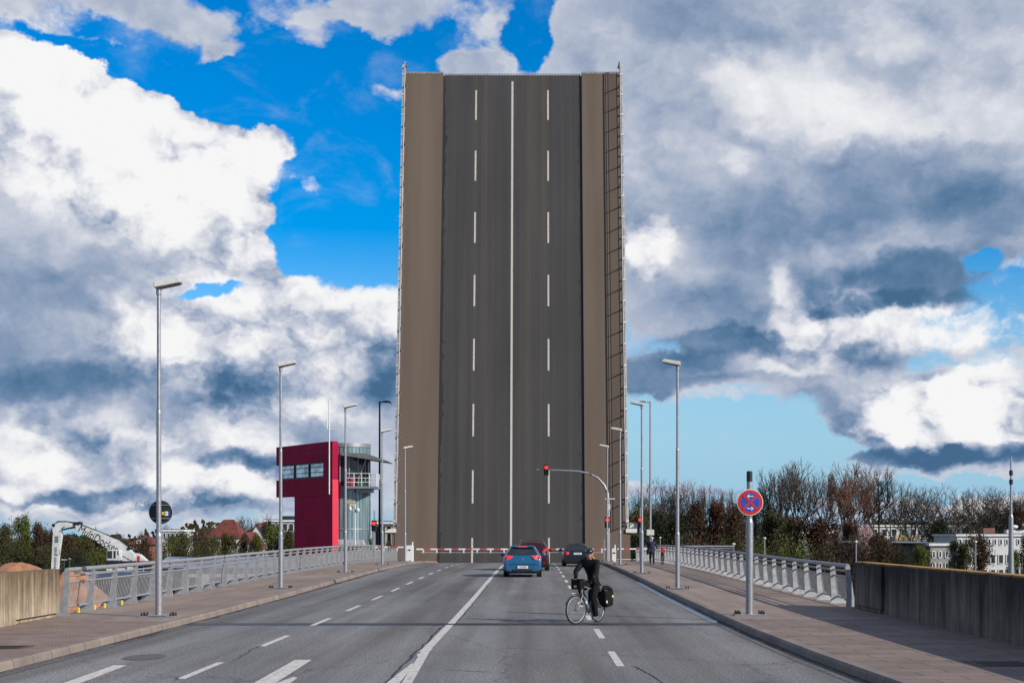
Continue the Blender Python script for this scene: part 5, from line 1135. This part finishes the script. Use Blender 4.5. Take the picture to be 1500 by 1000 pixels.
hallm = mat('blue grey roof sheeting', (.30, .34, .40), .45, .3, var=.12, scale=.5); hw_ = mat('pale hall wall', (.5, .5, .5), .7)
hl_ = empty('warehouse', (-37.8, 174, GZ), 0, 'long low hall with blue grey roof behind the left railing', 'warehouse')
zt = W_(300, 816, 172).z - GZ
mb = MB(); mb.box((-7.6, -1, 0), (9, 9, zt - 1.3)); mb.build('wall', hw_, hl_)
mb = MB(); mb.prism([(-1.8, zt - 1.29), (4.5, zt), (9.6, zt - 1.0), (9.6, zt - 1.29)], -8.3, 9.6, 'x'); mb.build('roof', hallm, hl_)
mb = MB()
for k in range(6): x = -6.8 + k * 2.6; mb.box((x, -1.04, 1.2), (x + 1.4, -1.003, 3.4))
mb.build('gates', M['glass'], hl_)
for (px, py, hh, two) in ((94, 820, .5, True), (102, 818.5, .4, False)):
    p = W_(px, py, 150); q = empty('quay_light', (p.x, 150, -4 if False else GZ), 0, 'small double headed green light pole behind the left railing' if two else 'small single headed green light pole beside the double headed one', 'light pole'); h = p.z - GZ
    MB().tube((0, 0, 0), (0, 0, h), .06, n=6).build('pole', mat('green pole', (.05, .12, .07), .5), q)
    mb = MB(); mb.box((-.28 if two else -.12, -.1, h), (.3 if two else .12, .1, h + .1)); mb.build('lamp_head', M['offwhite'], q)
for (px, py, d, lab) in ((1120, 788, 120, 'thin pale lamp pole standing right of the no stopping sign'), (1254, 793, 110, 'thin lamp pole rising behind the left end of the dark parapet'), (1429, 793, 110, 'thin lamp pole in front of the white school building'), (967, 787, 150, 'tiny round path light right of the navy walker')):
    p = W_(px, py, d); q = empty('path_light', (p.x, d, GZ), 0, lab, 'light pole'); h = p.z - GZ
    MB().tube((0, 0, 0), (0, 0, h), .05, n=6).build('pole', M['steel'], q); mb = MB(); mb.ball((0, 0, h), (.13, .13, .1)); mb.build('lamp_head', M['offwhite'], q)
p = W_(1481, 668, 100); q = empty('mast', (p.x, 100, GZ), 0, 'tall tapering grey mast at the right edge behind the parapet', 'mast'); h = p.z - GZ
mb = MB(); mb.tube((0, 0, 0), (0, 0, h * .70), .26, .16, 14); mb.tube((0, 0, h * .70), (0, 0, h), .10, .05, 12); mb.tube((0, 0, h * .695), (0, 0, h * .71), .17, .1); mb.build('pole', M['steel'], q)
mb = MB()
for z in (.86, .905): mb.tube((0, 0, h * z), (0, 0, h * z + .35), .13, n=10)
mb.build('collars', M['dark'], q)

# ---------------------------------------------------------------- vegetation
def folmat(name, c1, c2, c3):
    m = mat(name, c1, .9, spec=.2); g = G(m); a = g.noise(g.map((1, 1, 1)), .55, 4, .6); oi = g.n('ShaderNodeObjectInfo')
    c = g.ramp(a, [(.32, c3), (.5, c1), (.68, c2)])
    rr_ = g.n('ShaderNodeMapRange'); g.l(oi.outputs['Random'], rr_.inputs[0]); rr_.inputs[3].default_value = .75; rr_.inputs[4].default_value = 1.25
    sc = g.n('ShaderNodeVectorMath', operation='SCALE'); g.l(c, sc.inputs[0]); g.l(rr_.outputs[0], sc.inputs['Scale']); g.l(sc.outputs[0], g.b.inputs['Base Color']); return m
F_ = {'olive': folmat('olive spring leaves', (.055, .055, .014), (.085, .082, .02), (.028, .027, .012)),
      'green': folmat('fresh green leaves', (.080, .096, .018), (.12, .14, .026), (.038, .045, .013)),
      'brown': folmat('brown budding twigs', (.062, .038, .022), (.085, .052, .028), (.032, .022, .015)),
      'rust': folmat('rust red buds', (.080, .036, .020), (.11, .050, .026), (.04, .023, .015)),
      'dark': folmat('dark evergreen leaves', (.018, .026, .012), (.032, .042, .016), (.010, .014, .008)),
      'mix': folmat('mixed hedge leaves', (.045, .045, .016), (.085, .075, .022), (.022, .022, .012)),
      'pink': folmat('pale pink blossom', (.36, .24, .24), (.5, .38, .38), (.16, .09, .08))}
bark = mat('bark', (.05, .038, .030), .95, var=.3, scale=2); twig = mat('bare twigs', (.062, .043, .033), .95, var=.2, scale=.6)
twig2 = mat('red brown twigs', (.105, .050, .030), .95, var=.3, scale=.4)
def seg(vs, fs, p, q, r0, r1, n=3):
    d = (q - p); a = d.orthogonal().normalized(); b = d.normalized().cross(a); o = len(vs)
    for c, r in ((p, r0), (q, r1)):
        for i in range(n): t = 2 * math.pi * i / n; vs.append(tuple(c + a * (math.cos(t) * r) + b * (math.sin(t) * r)))
    for i in range(n): fs.append((o + i, o + (i + 1) % n, o + n + (i + 1) % n, o + n + i))
def mesh(name, vs, fs, m):
    me = bpy.data.meshes.new(name); me.from_pydata(vs, [], fs); me.materials.append(m); return me
def bare_tree(seed, h, spread, levels=7, tw=.026, buds=0.0):
    """limbs fork again and again until they leave a rounded crown; returns trunk, twig and bud mesh data in metres"""
    rr = random.Random(seed); tv, tf, cv_, cf, bv, bf = [], [], [], [], [], []
    lean = Vector((rr.uniform(-.05, .05), rr.uniform(-.05, .05), 0)); RX = h * (.30 + .12 * spread); RZ = h * .40; C0 = Vector((0, 0, h * .62))
    lob = [rr.uniform(.8, 1.12) for _ in range(8)]
    def inside(p):
        v = p - C0; a = math.atan2(v.y, v.x) / 6.2832 * 8; l = lob[int(a) % 8] * (1 - a % 1) + lob[(int(a) + 1) % 8] * (a % 1); return (v.x ** 2 + v.y ** 2) / (RX * l) ** 2 + (v.z / (RZ * (.5 + .5 * l))) ** 2 < 1 or p.z < h * .3
    def tip(q):
        if buds and rr.random() < buds:
            for _ in range(2):
                c = q + Vector([rr.uniform(-.25, .25) for _ in range(3)]); o = len(bv); s = .13
                for __ in range(3): bv.append(tuple(c + Vector([rr.uniform(-s, s) for ___ in range(3)])))
                bf.append((o, o + 1, o + 2))
    def grow(p, d, L, r, lv):
        q = p; n = 3
        for k in range(n):
            d = (d + Vector((rr.uniform(-1, 1), rr.uniform(-1, 1), rr.uniform(-.5, .8))) * .20).normalized(); q2 = q + d * L / n
            ra, rb = r * (1 - .16 * k / n), r * (1 - .16 * (k + 1) / n)
            if lv < 4: seg(tv, tf, q, q2, ra, rb, 5)
            else: seg(cv_, cf, q, q2, max(ra, tw * (.9 if lv < 6 else .6)), max(rb, tw * .55), 3)
            q = q2
            if not inside(q): return tip(q)
            if lv >= 3 and lv < levels and rr.random() < .75:
                ax = Vector((rr.uniform(-1, 1), rr.uniform(-1, 1), rr.uniform(-.4, .7))).normalized(); grow(q, (d * .5 + ax * .9).normalized(), L * rr.uniform(.5, .75), r * .45, lv + 2)
        if lv >= levels: return tip(q)
        m = rr.choice((2, 3, 3)) if lv < 3 else 2
        for j in range(m):
            az = 6.283 * (j + rr.random() * .6) / m; ax = Vector((math.cos(az), math.sin(az), rr.uniform(-.1, .55))); grow(q, (d * .95 + ax * spread * rr.uniform(.5, 1.0)).normalized(), L * rr.uniform(.72, .92), r * (.72 if m == 2 else .64), lv + 1)
    grow(Vector((0, 0, 0)), (Vector((0, 0, 1)) + lean).normalized(), h * .21, h * .021, 0)
    top = max(v[2] for v in cv_); k = h / top
    for L_ in (tv, cv_, bv):
        for i, v in enumerate(L_): L_[i] = (v[0] * k, v[1] * k, v[2] * k)
    return tv, tf, cv_, cf, bv, bf
def leafy(seed, w, h, n, size, lumps=9, base=.08, squash=1.0):
    """crown of many small leaf faces in uneven lumps, with stems"""
    rr = random.Random(seed); vs, fs, tv, tf = [], [], [], []
    L_ = []
    for i in range(lumps):
        a = rr.uniform(0, 6.28); t = rr.uniform(base, 1.0); rad = (w * .5) * rr.uniform(.15, .85) * math.sqrt(max(.04, 1 - ((t - .45) / .6) ** 2)); r = w * rr.uniform(.16, .30)
        L_.append((Vector((math.cos(a) * rad, math.sin(a) * rad, min(h - r * .8, h * t))), r))
        c = L_[-1][0]; p = Vector((0, 0, 0)); mid = Vector((c.x * .35, c.y * .35, c.z * .55)); seg(tv, tf, p, mid, w * .022, w * .014, 4); seg(tv, tf, mid, c, w * .014, w * .006, 4)
        for _ in range(5): e = c + Vector((rr.uniform(-1, 1), rr.uniform(-1, 1), rr.uniform(-.3, 1.2))).normalized() * r * 1.15; seg(tv, tf, c, e, w * .006, .012, 3)
    for i in range(n):
        c, r = L_[rr.randrange(len(L_))]; d = Vector((rr.gauss(0, 1), rr.gauss(0, 1), rr.gauss(0, 1))).normalized(); p = c + d * r * (rr.random() ** .45) * rr.uniform(.8, 1.22)
        if p.z < .05: p.z = rr.uniform(.05, h * .2)
        s = size * rr.uniform(.5, 1.3); a = Vector((rr.uniform(-1, 1), rr.uniform(-1, 1), rr.uniform(-.6, 1))).normalized(); b = a.orthogonal().normalized(); b = (b * math.cos(i) + a.cross(b) * math.sin(i)); o = len(vs)
        vs += [tuple(p - b * s), tuple(p + a * s * .6), tuple(p + b * s), tuple(p - a * s * .5)]; fs.append((o, o + 1, o + 2, o + 3))
    return tv, tf, vs, fs
def plant(root_name, protos, x, y, z, sx, sz, rz, label, cat, group):
    e = empty(root_name, (x, y, z), rz, label, cat, group); e.scale = (sx, sx, sz)
    for nm, me in protos: o = bpy.data.objects.new(nm, me); C.objects.link(o); o.parent = e
    return e
BT = []
for i, (sd, sp, bd) in enumerate(((11, .9, .0), (12, 1.0, .3), (13, .75, .0), (14, 1.0, .5), (15, .8, .1))):
    tv, tf, cv_, cf, bv, bf = bare_tree(sd, 20, sp, 7, .030, bd)
    pr_ = [('trunk', mesh('trunk', tv, tf, bark)), ('crown', mesh('crown', cv_, cf, twig if bd < .3 else twig2))]
    if bf: pr_.append(('buds', mesh('buds', bv, bf, F_['rust'])))
    xs = [v[0] for v in cv_]; BT.append((pr_, (max(xs) - min(xs)), len(cf) + len(tf)))
print('bare tree faces', [b[2] for b in BT])
ORD = ['first', 'second', 'third', 'fourth', 'fifth', 'sixth', 'seventh', 'eighth', 'ninth', 'tenth', 'eleventh', 'twelfth', 'thirteenth', 'fourteenth', 'fifteenth', 'sixteenth', 'seventeenth', 'eighteenth', 'nineteenth', 'twentieth']
rr = random.Random(77)
# tall bare trees on the right: (px, top py, distance, width px, kind)
RT = [(938, 722, 230, 60, 0), (965, 702, 250, 66, 2), (992, 712, 240, 60, 0), (1015, 703, 255, 66, 4), (1046, 708, 245, 60, 1), (1072, 722, 260, 56, 2), (1100, 716, 270, 50, 0),
      (1136, 690, 250, 74, 2), (1165, 686, 262, 80, 0), (1196, 696, 250, 74, 1), (1228, 690, 255, 84, 3), (1258, 700, 262, 60, 1), (1286, 688, 270, 92, 2), (1312, 704, 285, 60, 4), (1345, 712, 290, 66, 0), (1382, 710, 300, 76, 2), (1412, 716, 295, 60, 4), (1447, 712, 300, 84, 0), (1478, 724, 310, 60, 2), (1506, 716, 300, 70, 1)]
desc = ['slender pale bare tree', 'bare tree with reddish brown buds', 'dark bare tree with upright limbs', 'broad rust red budding tree', 'bare brown tree']
where = lambda px: ('left of the no stopping sign' if px < 1090 else 'between the no stopping sign and the white apartment block' if px < 1260 else 'behind the white apartment block' if px < 1400 else 'behind the white school building')
cnt = {}
for px, py, d, wpx, k in RT:
    p = W_(px, py, d); h = p.z - GZ; pr_, w0, _ = BT[k]; sx = wpx * d / F / w0
    key = (k, where(px)); cnt[key] = cnt.get(key, 0) + 1
    plant('bare_tree', pr_, p.x, d, GZ, sx, h / 20 * (1.10 if 1110 < px < 1320 else 1.03), rr.uniform(0, 6.28), None, 'tree', 'bare trees on the right bank')['label'] = f'{desc[k]}, {ORD[RT.index((px, py, d, wpx, k))]} tall tree rightwards from the raised leaf'
for i, (px, py, d, wpx, k) in enumerate([(352, 752, 260, 46, 0), (380, 751, 262, 46, 2), (305, 764, 280, 34, 4), (243, 765, 300, 22, 0), (176, 776, 300, 16, 2), (206, 775, 300, 18, 0), (564, 754, 190, 26, 2), (138, 768, 330, 16, 4)]):
    p = W_(px, py, d); pr_, w0, _ = BT[k]
    lab = ['round bare tree above the red roofed house', 'bare tree beside the modern block left of the red tower', 'small brownish bare tree left of the red roof', 'little bare tree over the white flat roofed house', 'small bare tree just above the excavator boom end', 'bare tree right of the excavator and left of the round sign', 'bare tree in the gap between glass tower and raised leaf', 'tiny bare tree above the lettered excavator boom'][i]
    plant('bare_tree', pr_, p.x, d, GZ, wpx * d / F / w0, (p.z - GZ) / 20, rr.uniform(0, 6), lab, 'tree', 'bare trees on the left bank')
# leafy trees and bushes
LB = {}
for k, (sd, w, h, n, sz, lm) in {'round': (21, 6, 7, 7000, .13, 16), 'wide': (22, 8, 5, 8000, .13, 18), 'tall': (23, 4, 8, 5000, .11, 14), 'low': (24, 9, 3.4, 8000, .12, 20)}.items():
    LB[k] = (leafy(sd, w, h, n, sz, lm), w, h)
cone = leafy(31, 3, 8, 10, .1, 2)
def bush_meshes(shape, col):
    key = shape + col
    if key not in LB:
        (tv, tf, vs, fs), w, h = LB[shape]; LB[key] = [('stem', mesh('stem', tv, tf, bark)), ('foliage', mesh('foliage', vs, fs, F_[col]))]
    return LB[key]
names = {'olive': 'olive', 'green': 'fresh green', 'brown': 'brown budding', 'rust': 'rust red', 'dark': 'dark evergreen', 'mix': 'dull green', 'pink': 'pale pink blossoming'}
used_labels = {}
def bush(px, top, wpx, d, shape, col, lab, grp, z0=GZ):
    p = W_(px, top, d); _, w, h = LB[shape]; used_labels[lab] = 1
    return plant('leafy_tree' if shape in ('round', 'tall') else 'bush', bush_meshes(shape, col), p.x, d, z0, wpx * d / F / w, (p.z - z0) / h, rr.uniform(0, 6.28), lab, 'tree' if shape in ('round', 'tall') else 'bush', grp)
LG = 'leafy trees and bushes on the left bank'; RG = 'leafy trees and bushes on the right bank'
for a in [(8, 769, 40, 190, 'round', 'olive', 'olive green tree cut by the left edge of the picture'), (33, 757, 42, 200, 'round', 'green', 'tallest green topped tree at far left, above the sand heap'), (56, 767, 40, 195, 'round', 'brown', 'brown tree left of the excavator stick'),
          (74, 776, 36, 190, 'round', 'brown', 'brown bush-like tree directly behind the excavator stick'), (22, 792, 60, 180, 'wide', 'mix', 'wide dull green bush above the ochre parapet at far left'), (60, 797, 60, 178, 'wide', 'mix', 'wide dull green bush below the excavator knuckle'),
          (98, 784, 40, 192, 'round', 'brown', 'dark brown tree framed by the excavator arm'), (122, 786, 40, 194, 'round', 'mix', 'dull green tree under the middle of the boom'), (112, 803, 60, 180, 'wide', 'dark', 'dark bush above the second sand heap'), (150, 803, 56, 192, 'wide', 'green', 'low greenish bush below the boom'),
          (146, 785, 44, 215, 'round', 'brown', 'brown tree behind the lettered boom'), (192, 800, 60, 200, 'wide', 'mix', 'low bush right of the excavator cab'), (212, 790, 44, 196, 'round', 'brown', 'brown bush behind the nearest left lamp'),
          (246, 783, 36, 192, 'tall', 'green', 'yellow green shrub right of the nearest left lamp'), (268, 781, 46, 196, 'round', 'mix', 'dull green tree left of the red roofed house'), (292, 778, 40, 200, 'round', 'brown', 'brown tree touching the red roof'), (318, 787, 34, 186, 'tall', 'green', 'yellow green tree in front of the red roofed house'),
          (285, 797, 60, 182, 'wide', 'olive', 'wide olive bush in front of the house with the red roof'), (345, 804, 40, 184, 'wide', 'olive', 'small olive bush at the foot of the white gable'), (376, 784, 32, 186, 'round', 'green', 'rounded light green tree hiding the white gable house'), (404, 770, 44, 190, 'round', 'green', 'large light green tree left of the red tower'), (424, 778, 30, 188, 'round', 'olive', 'olive tree touching the red tower'), (392, 764, 26, 215, 'round', 'dark', 'dark conifer-like tree before the modern block'), (366, 795, 14, 180, 'tall', 'dark', 'narrow dark shrub beside the white gable'),
          (300, 785, 50, 178, 'wide', 'mix', 'dull bush low before the middle of the red roofed house'), (333, 783, 38, 188, 'round', 'olive', 'olive tree covering the right half of the red roofed house'), (358, 784, 28, 188, 'round', 'brown', 'brown tree against the small white gable'), (256, 793, 50, 180, 'wide', 'olive', 'low olive bush above the blue grey roof'),
          (570, 793, 20, 150, 'tall', 'olive', 'small olive bush between glass tower and raised leaf')]:
    bush(a[0], a[1], a[2], a[3] + (24 if a[0] < 235 else 0), *a[4:], LG)
for a in [(935, 748, 60, 210, 'round', 'mix', 'dull green tree just right of the raised leaf'), (965, 752, 60, 215, 'round', 'dark', 'dark tree behind the navy walker'), (992, 760, 60, 205, 'round', 'dark', 'dark round tree behind the nearest right lamp'), (1018, 738, 56, 215, 'round', 'brown', 'brown tree right of the nearest right lamp'), (1050, 736, 60, 220, 'round', 'rust', 'rust brown tree left of the no stopping sign'), (1078, 742, 50, 210, 'round', 'brown', 'brown tree directly left of the sign post'),
          (1110, 722, 34, 205, 'tall', 'dark', 'narrow dark evergreen right behind the no stopping sign'), (1132, 752, 60, 225, 'round', 'mix', 'dull dark tree right of the sign post'), (950, 782, 70, 180, 'wide', 'dark', 'dark bush low behind the navy walker'), (1010, 780, 80, 180, 'wide', 'brown', 'brown bush low behind the right railing'), (1060, 786, 70, 182, 'wide', 'mix', 'dull bush low left of the sign post'),
          (1112, 792, 50, 170, 'wide', 'green', 'green bush just right of the sign post'), (1160, 788, 66, 172, 'wide', 'green', 'wide green bush before the first white block'), (1195, 800, 60, 168, 'wide', 'olive', 'olive bush above the middle of the near railing'), (1160, 756, 80, 235, 'round', 'brown', 'brown tree at the foot of the tallest bare trees'), (1205, 760, 80, 232, 'round', 'rust', 'rust brown tree below the broad budding tree'),
          (1246, 764, 44, 225, 'round', 'rust', 'rust red tree at the left end of the white block'), (1268, 771, 40, 205, 'round', 'pink', 'pale pink blossoming tree before the white block'), (1248, 786, 90, 180, 'wide', 'brown', 'wide brown bush above the end of the railing'), (1288, 783, 70, 185, 'round', 'brown', 'brown tree left of the grey annex'), (1312, 800, 40, 176, 'wide', 'mix', 'dull bush at the dark wall of the annex'),
          (1322, 780, 20, 270, 'wide', 'green', 'small green shrub before the balconies of the white block'), (1348, 801, 40, 170, 'round', 'green', 'light green tree in front of the grey annex'), (1375, 764, 60, 262, 'round', 'dark', 'dark tree between the white block and the school'), (1398, 792, 36, 180, 'tall', 'green', 'light green tree at the right corner of the annex'), (1432, 784, 52, 178, 'round', 'brown', 'round reddish brown tree in front of the school'), (1411, 796, 34, 176, 'round', 'olive', 'olive tree between annex and school'), (1482, 806, 28, 150, 'tall', 'green', 'light green pointed tree at the foot of the tall mast'), (1499, 782, 26, 160, 'tall', 'dark', 'dark evergreen cut by the right edge'), (1470, 745, 90, 320, 'wide', 'dark', 'dark mass of shrubs behind the school roof'), (1405, 748, 110, 322, 'wide', 'mix', 'shrubs under the bare trees behind the school'), (1300, 748, 110, 320, 'wide', 'mix', 'shrubs behind the white block')]:
    bush(*a, RG)
# far wood that closes the horizon, one mass
vs, fs = [], []; rr2 = random.Random(9)
for i in range(26000):
    x = rr2.uniform(-420, 420); y = rr2.uniform(430, 470); hh = 8.2 + 2.2 * math.sin(x * .05) + 1.6 * math.sin(x * .17 + 1) + 1.2 * math.sin(x * .41) + (4 if x > 20 else 0)
    z = GZ + hh * rr2.random() ** .7; s = rr2.uniform(.4, 1.3); a = Vector((rr2.uniform(-1, 1), rr2.uniform(-.4, .4), rr2.uniform(-1, 1))).normalized() * s; b = Vector((-a.z, 0, a.x)); o = len(vs); p = Vector((x, y, z))
    vs += [tuple(p - a), tuple(p + b * .7), tuple(p + a), tuple(p - b * .6)]; fs.append((o, o + 1, o + 2, o + 3))
fw = bpy.data.objects.new('far_wood', mesh('far_wood', vs, fs, F_['mix'])); C.objects.link(fw); tag(fw, 'dark distant wood closing the horizon', 'wood', kind='stuff')

# ---------------------------------------------------------------- houses
wht = mat('white render wall', (.62, .62, .60), .8, var=.06, scale=.4); grw = mat('grey render wall', (.34, .32, .29), .85, var=.1, scale=.3); roofr = mat('red roof tiles', (.15, .035, .022), .8, var=.2, scale=1.5); roofg = mat('dark flat roof', (.09, .09, .095), .8); winm = mat('far window glass', (.035, .05, .06), .15, var=.3, scale=.5)
trim = mat('white trim', (.72, .72, .72), .6); timber = mat('dark grey cladding', (.10, .095, .09), .8, var=.3, scale=.6, stretch=(3, 3, .3))
def building(name, x0, x1, y0, dep, z1, label, wall=wht, rows=(), roof='flat', rz=0, gable=None, fascia=.35, wcols=None, cat='building'):
    """rows: (z offset below the eaves of window top, height, number, width share)"""
    cx = (x0 + x1) / 2; e = empty(name, (cx, y0, GZ), rz, label, cat); w = x1 - x0; h = z1 - GZ
    MBw = MB(); MBw.box((-w / 2, 0, 0), (w / 2, dep, h)); MBw.build('wall', wall, e)
    if roof == 'flat': mb = MB(); mb.box((-w / 2 - .25, -.3, h + .003), (w / 2 + .25, dep + .3, h + fascia)); mb.build('roof', trim, e); mb = MB(); mb.box((-w / 2, -.02, h + fascia + .003), (w / 2, dep, h + fascia + .12)); mb.build('roof_felt', roofg, e)
    elif roof == 'hip':
        mb = MB(); H2 = gable; mb.add([(-w / 2 - .5, -.5, h), (w / 2 + .5, -.5, h), (w / 2 + .5, dep + .5, h), (-w / 2 - .5, dep + .5, h), (-w * .16, dep / 2, h + H2), (w * .2, dep / 2, h + H2)], [(0, 1, 5, 4), (1, 2, 5), (2, 3, 4, 5), (3, 0, 4), (0, 3, 2, 1)]); mb.build('roof', roofr, e)
    elif roof == 'gable':
        mb = MB(); mb.prism([(-w / 2, h), (w / 2, h), (0, h + gable)], .0, dep); mb.build('gable', wall, e)
        mb = MB(); mb.prism([(-w / 2 - .35, h - .25), (0, h + gable + .05), (w / 2 + .35, h - .25), (w / 2 + .35, h), (0, h + gable + .3), (-w / 2 - .35, h)], -.3, dep); mb.build('roof', roofr, e)
    for (dz, hh, n, share, *off) in rows:
        for i in range(n):
            c = -w / 2 + w * (i + .5) / n; ww = w / n * share; top = h - dz
            mb = MB(); mb.box((c - ww / 2, -.06, top - hh), (c + ww / 2, .1, top)); f = mb.build('window', winm, e)
            mb = MB()
            for (a, b, c_, d_) in ((c - ww / 2 - .06, c - ww / 2 + .06, top - hh, top), (c + ww / 2 - .06, c + ww / 2 + .06, top - hh, top), (c - ww / 2, c + ww / 2, top - .06, top + .08), (c - ww / 2, c + ww / 2, top - hh - .1, top - hh + .05)): mb.box((a, -.11, c_), (b, -.063, d_))
            mb.build('frame', trim, f)
    return e
def X_(px, d): return (px - VX) * d / F
def Z_(py, d): return CZ - (py - VY) * d / F
d = 300; bA = building('apartment_block', X_(1246, d), X_(1345, d), d, 12, Z_(771, d), 'white three storey apartment block with a long flat roof behind the rust tree', rows=((.5, 1.5, 7, .55), (3.3, 1.5, 7, .55), (6.1, 1.5, 7, .55)))
mb = MB()
for px in (1310, 1328):
    x = X_(px, d) - (X_(1246, d) + X_(1345, d)) / 2
    for k in range(2): mb.box((x, -1.1, 6.2 - k * 2.8 + 1.1), (x + 2.5, -.12, 7.3 - k * 2.8 + 1.1))
mb.build('balconies', mat('cream balcony', (.5, .40, .26), .7), bA)
building('apartment_block', X_(1350, d), X_(1422, d), d + 6, 12, Z_(771, d), 'right wing of the white apartment block half hidden by a dark tree', rows=((.5, 1.5, 6, .5), (3.3, 1.5, 6, .5)))
building('apartment_block', X_(1138, d), X_(1222, d), d + 4, 12, Z_(777, d), 'low white block glimpsed through bare trees right of the sign', rows=((.5, 1.5, 7, .55), (3.2, 1.5, 7, .55)))
d = 196; bB = building('annex', X_(1363, d), X_(1391, d), d, 20, Z_(799, d), 'grey annex with a pale gable end and small square windows', wall=grw, rows=((.75, .85, 3, .42), (2.35, .9, 3, .42)), rz=R(0), cat='building')
mb = MB(); w_ = (X_(1391, d) - X_(1363, d)) / 2; xl = X_(1312, d) - (X_(1363, d) + X_(1391, d)) / 2
mb.prism([(-w_ - .01, .0), (-w_ - .01, 1), (xl - 3.0, 22), (xl - 3, 24), (-w_, 20)], 0, Z_(799, d) - GZ, 'z'); mb.build('long_side', timber, bB)
mb = MB(); mb.prism([(-w_ - .3, -.2), (xl - 3.4, 21.6), (xl - 3, 24), (-w_ + .1, 20)], Z_(799, d) - GZ + .36, Z_(799, d) - GZ + .5, 'z'); mb.build('side_roof', trim, bB)
d = 240; bC = building('school_building', X_(1402, d), X_(1530, d), d, 14, Z_(785, d), 'white school building with rows of dark square windows at the right', rows=((.5, .95, 15, .42), (3.1, 1.5, 11, .6), (5.6, 1.3, 11, .6)))
mb = MB(); mb.box((-2, 3, Z_(785, d) - GZ + .5), (0, 5, Z_(785, d) - GZ + 1.4)); mb.box((5, 3, Z_(785, d) - GZ + .5), (6.6, 5, Z_(785, d) - GZ + 1.5)); mb.build('chimney', mat('brick chimney', (.22, .10, .07), .8), bC)
mb = MB(); mb.ball((3.2, 3, Z_(785, d) - GZ + 1.6), (.8, .5, .35)); mb.ball((5.3, 2.5, Z_(785, d) - GZ + 1.9), (.9, .5, .35)); mb.box((2, 3, Z_(785, d) - GZ + .5), (12, 4.5, Z_(785, d) - GZ + 1.1)); mb.build('roof_ducts', trim, bC)
d = 225; building('house', X_(306, d), X_(349, d), d, 7, Z_(787, d), 'old white house with a big red hipped roof left of the tower', rows=((.5, 1.4, 5, .45), (3.0, 1.2, 5, .45)), roof='hip', gable=2.9, cat='house')
d = 205; building('house', X_(347, d), X_(372, d), d, 8, Z_(801, d), 'small white gable house with red roof behind the left railing', rows=((.7, .8, 2, .25),), roof='gable', gable=1.9, cat='house')
d = 240; building('house', X_(366, d), X_(388, d), d, 8, Z_(785, d), 'white pointed gable house beside the modern block', rows=((.6, 1, 2, .3),), roof='gable', gable=2.0, cat='house')
d = 260; bD = building('office_block', X_(386, d), X_(440, d), d, 14, Z_(764, d), 'modern dark flat roofed office block left of the red tower', wall=timber, rows=((.3, 1.4, 6, .8), (3, 1.4, 6, .8)), cat='building')
mb = MB(); w_ = X_(440, d) - X_(386, d); mb.box((-w_ * .1, 3, Z_(762.5, d) - GZ + .2), (w_ * .45, 10, Z_(755, d) - GZ)); mb.build('roof_storey', winm, bD)
d = 290; building('house', X_(232, d), X_(268, d), d, 9, Z_(778, d), 'white flat roofed house with window band right of the round sign', rows=((.3, 1.1, 6, .65), (2.8, 1.1, 6, .6)), cat='house')
d = 250; bE = building('house', X_(190, d), X_(222, d), d, 8, Z_(797, d), 'dark red roofed house with two white dormers behind the excavator', wall=mat('brick wall', (.20, .08, .05), .85), rows=((.2, .7, 4, .5),), roof='hip', gable=1.4, cat='house')
for px in (203, 211.5):
    x = X_(px, d) - X_(206, d); mb = MB(); mb.box((x - .42, .1, Z_(797, d) - GZ + .2), (x + .42, 1.5, Z_(791, d) - GZ)); q = mb.build('dormer', trim, bE); mb = MB(); mb.box((x - .25, .04, Z_(797, d) - GZ + .35), (x + .25, .097, Z_(791.6, d) - GZ)); mb.build('window', winm, q)
d = 175; bF = building('pillared_hall', X_(545, d), X_(600, d), d, 10, Z_(767, d), 'dark hall with pale pillars seen between glass tower and raised leaf', wall=mat('hall glass', (.03, .035, .04), .3), cat='building', fascia=.25)
mb = MB()
for k in range(7): x = -2.2 + k * .75; mb.box((x, -.5, 0), (x + .28, -.1, Z_(770, d) - GZ))
mb.build('pillars', grw, bF); mb = MB(); mb.box((-2.4, -.55, Z_(771, d) - GZ), (2.8, -.05, Z_(768, d) - GZ)); mb.build('lintel', roofg, bF)
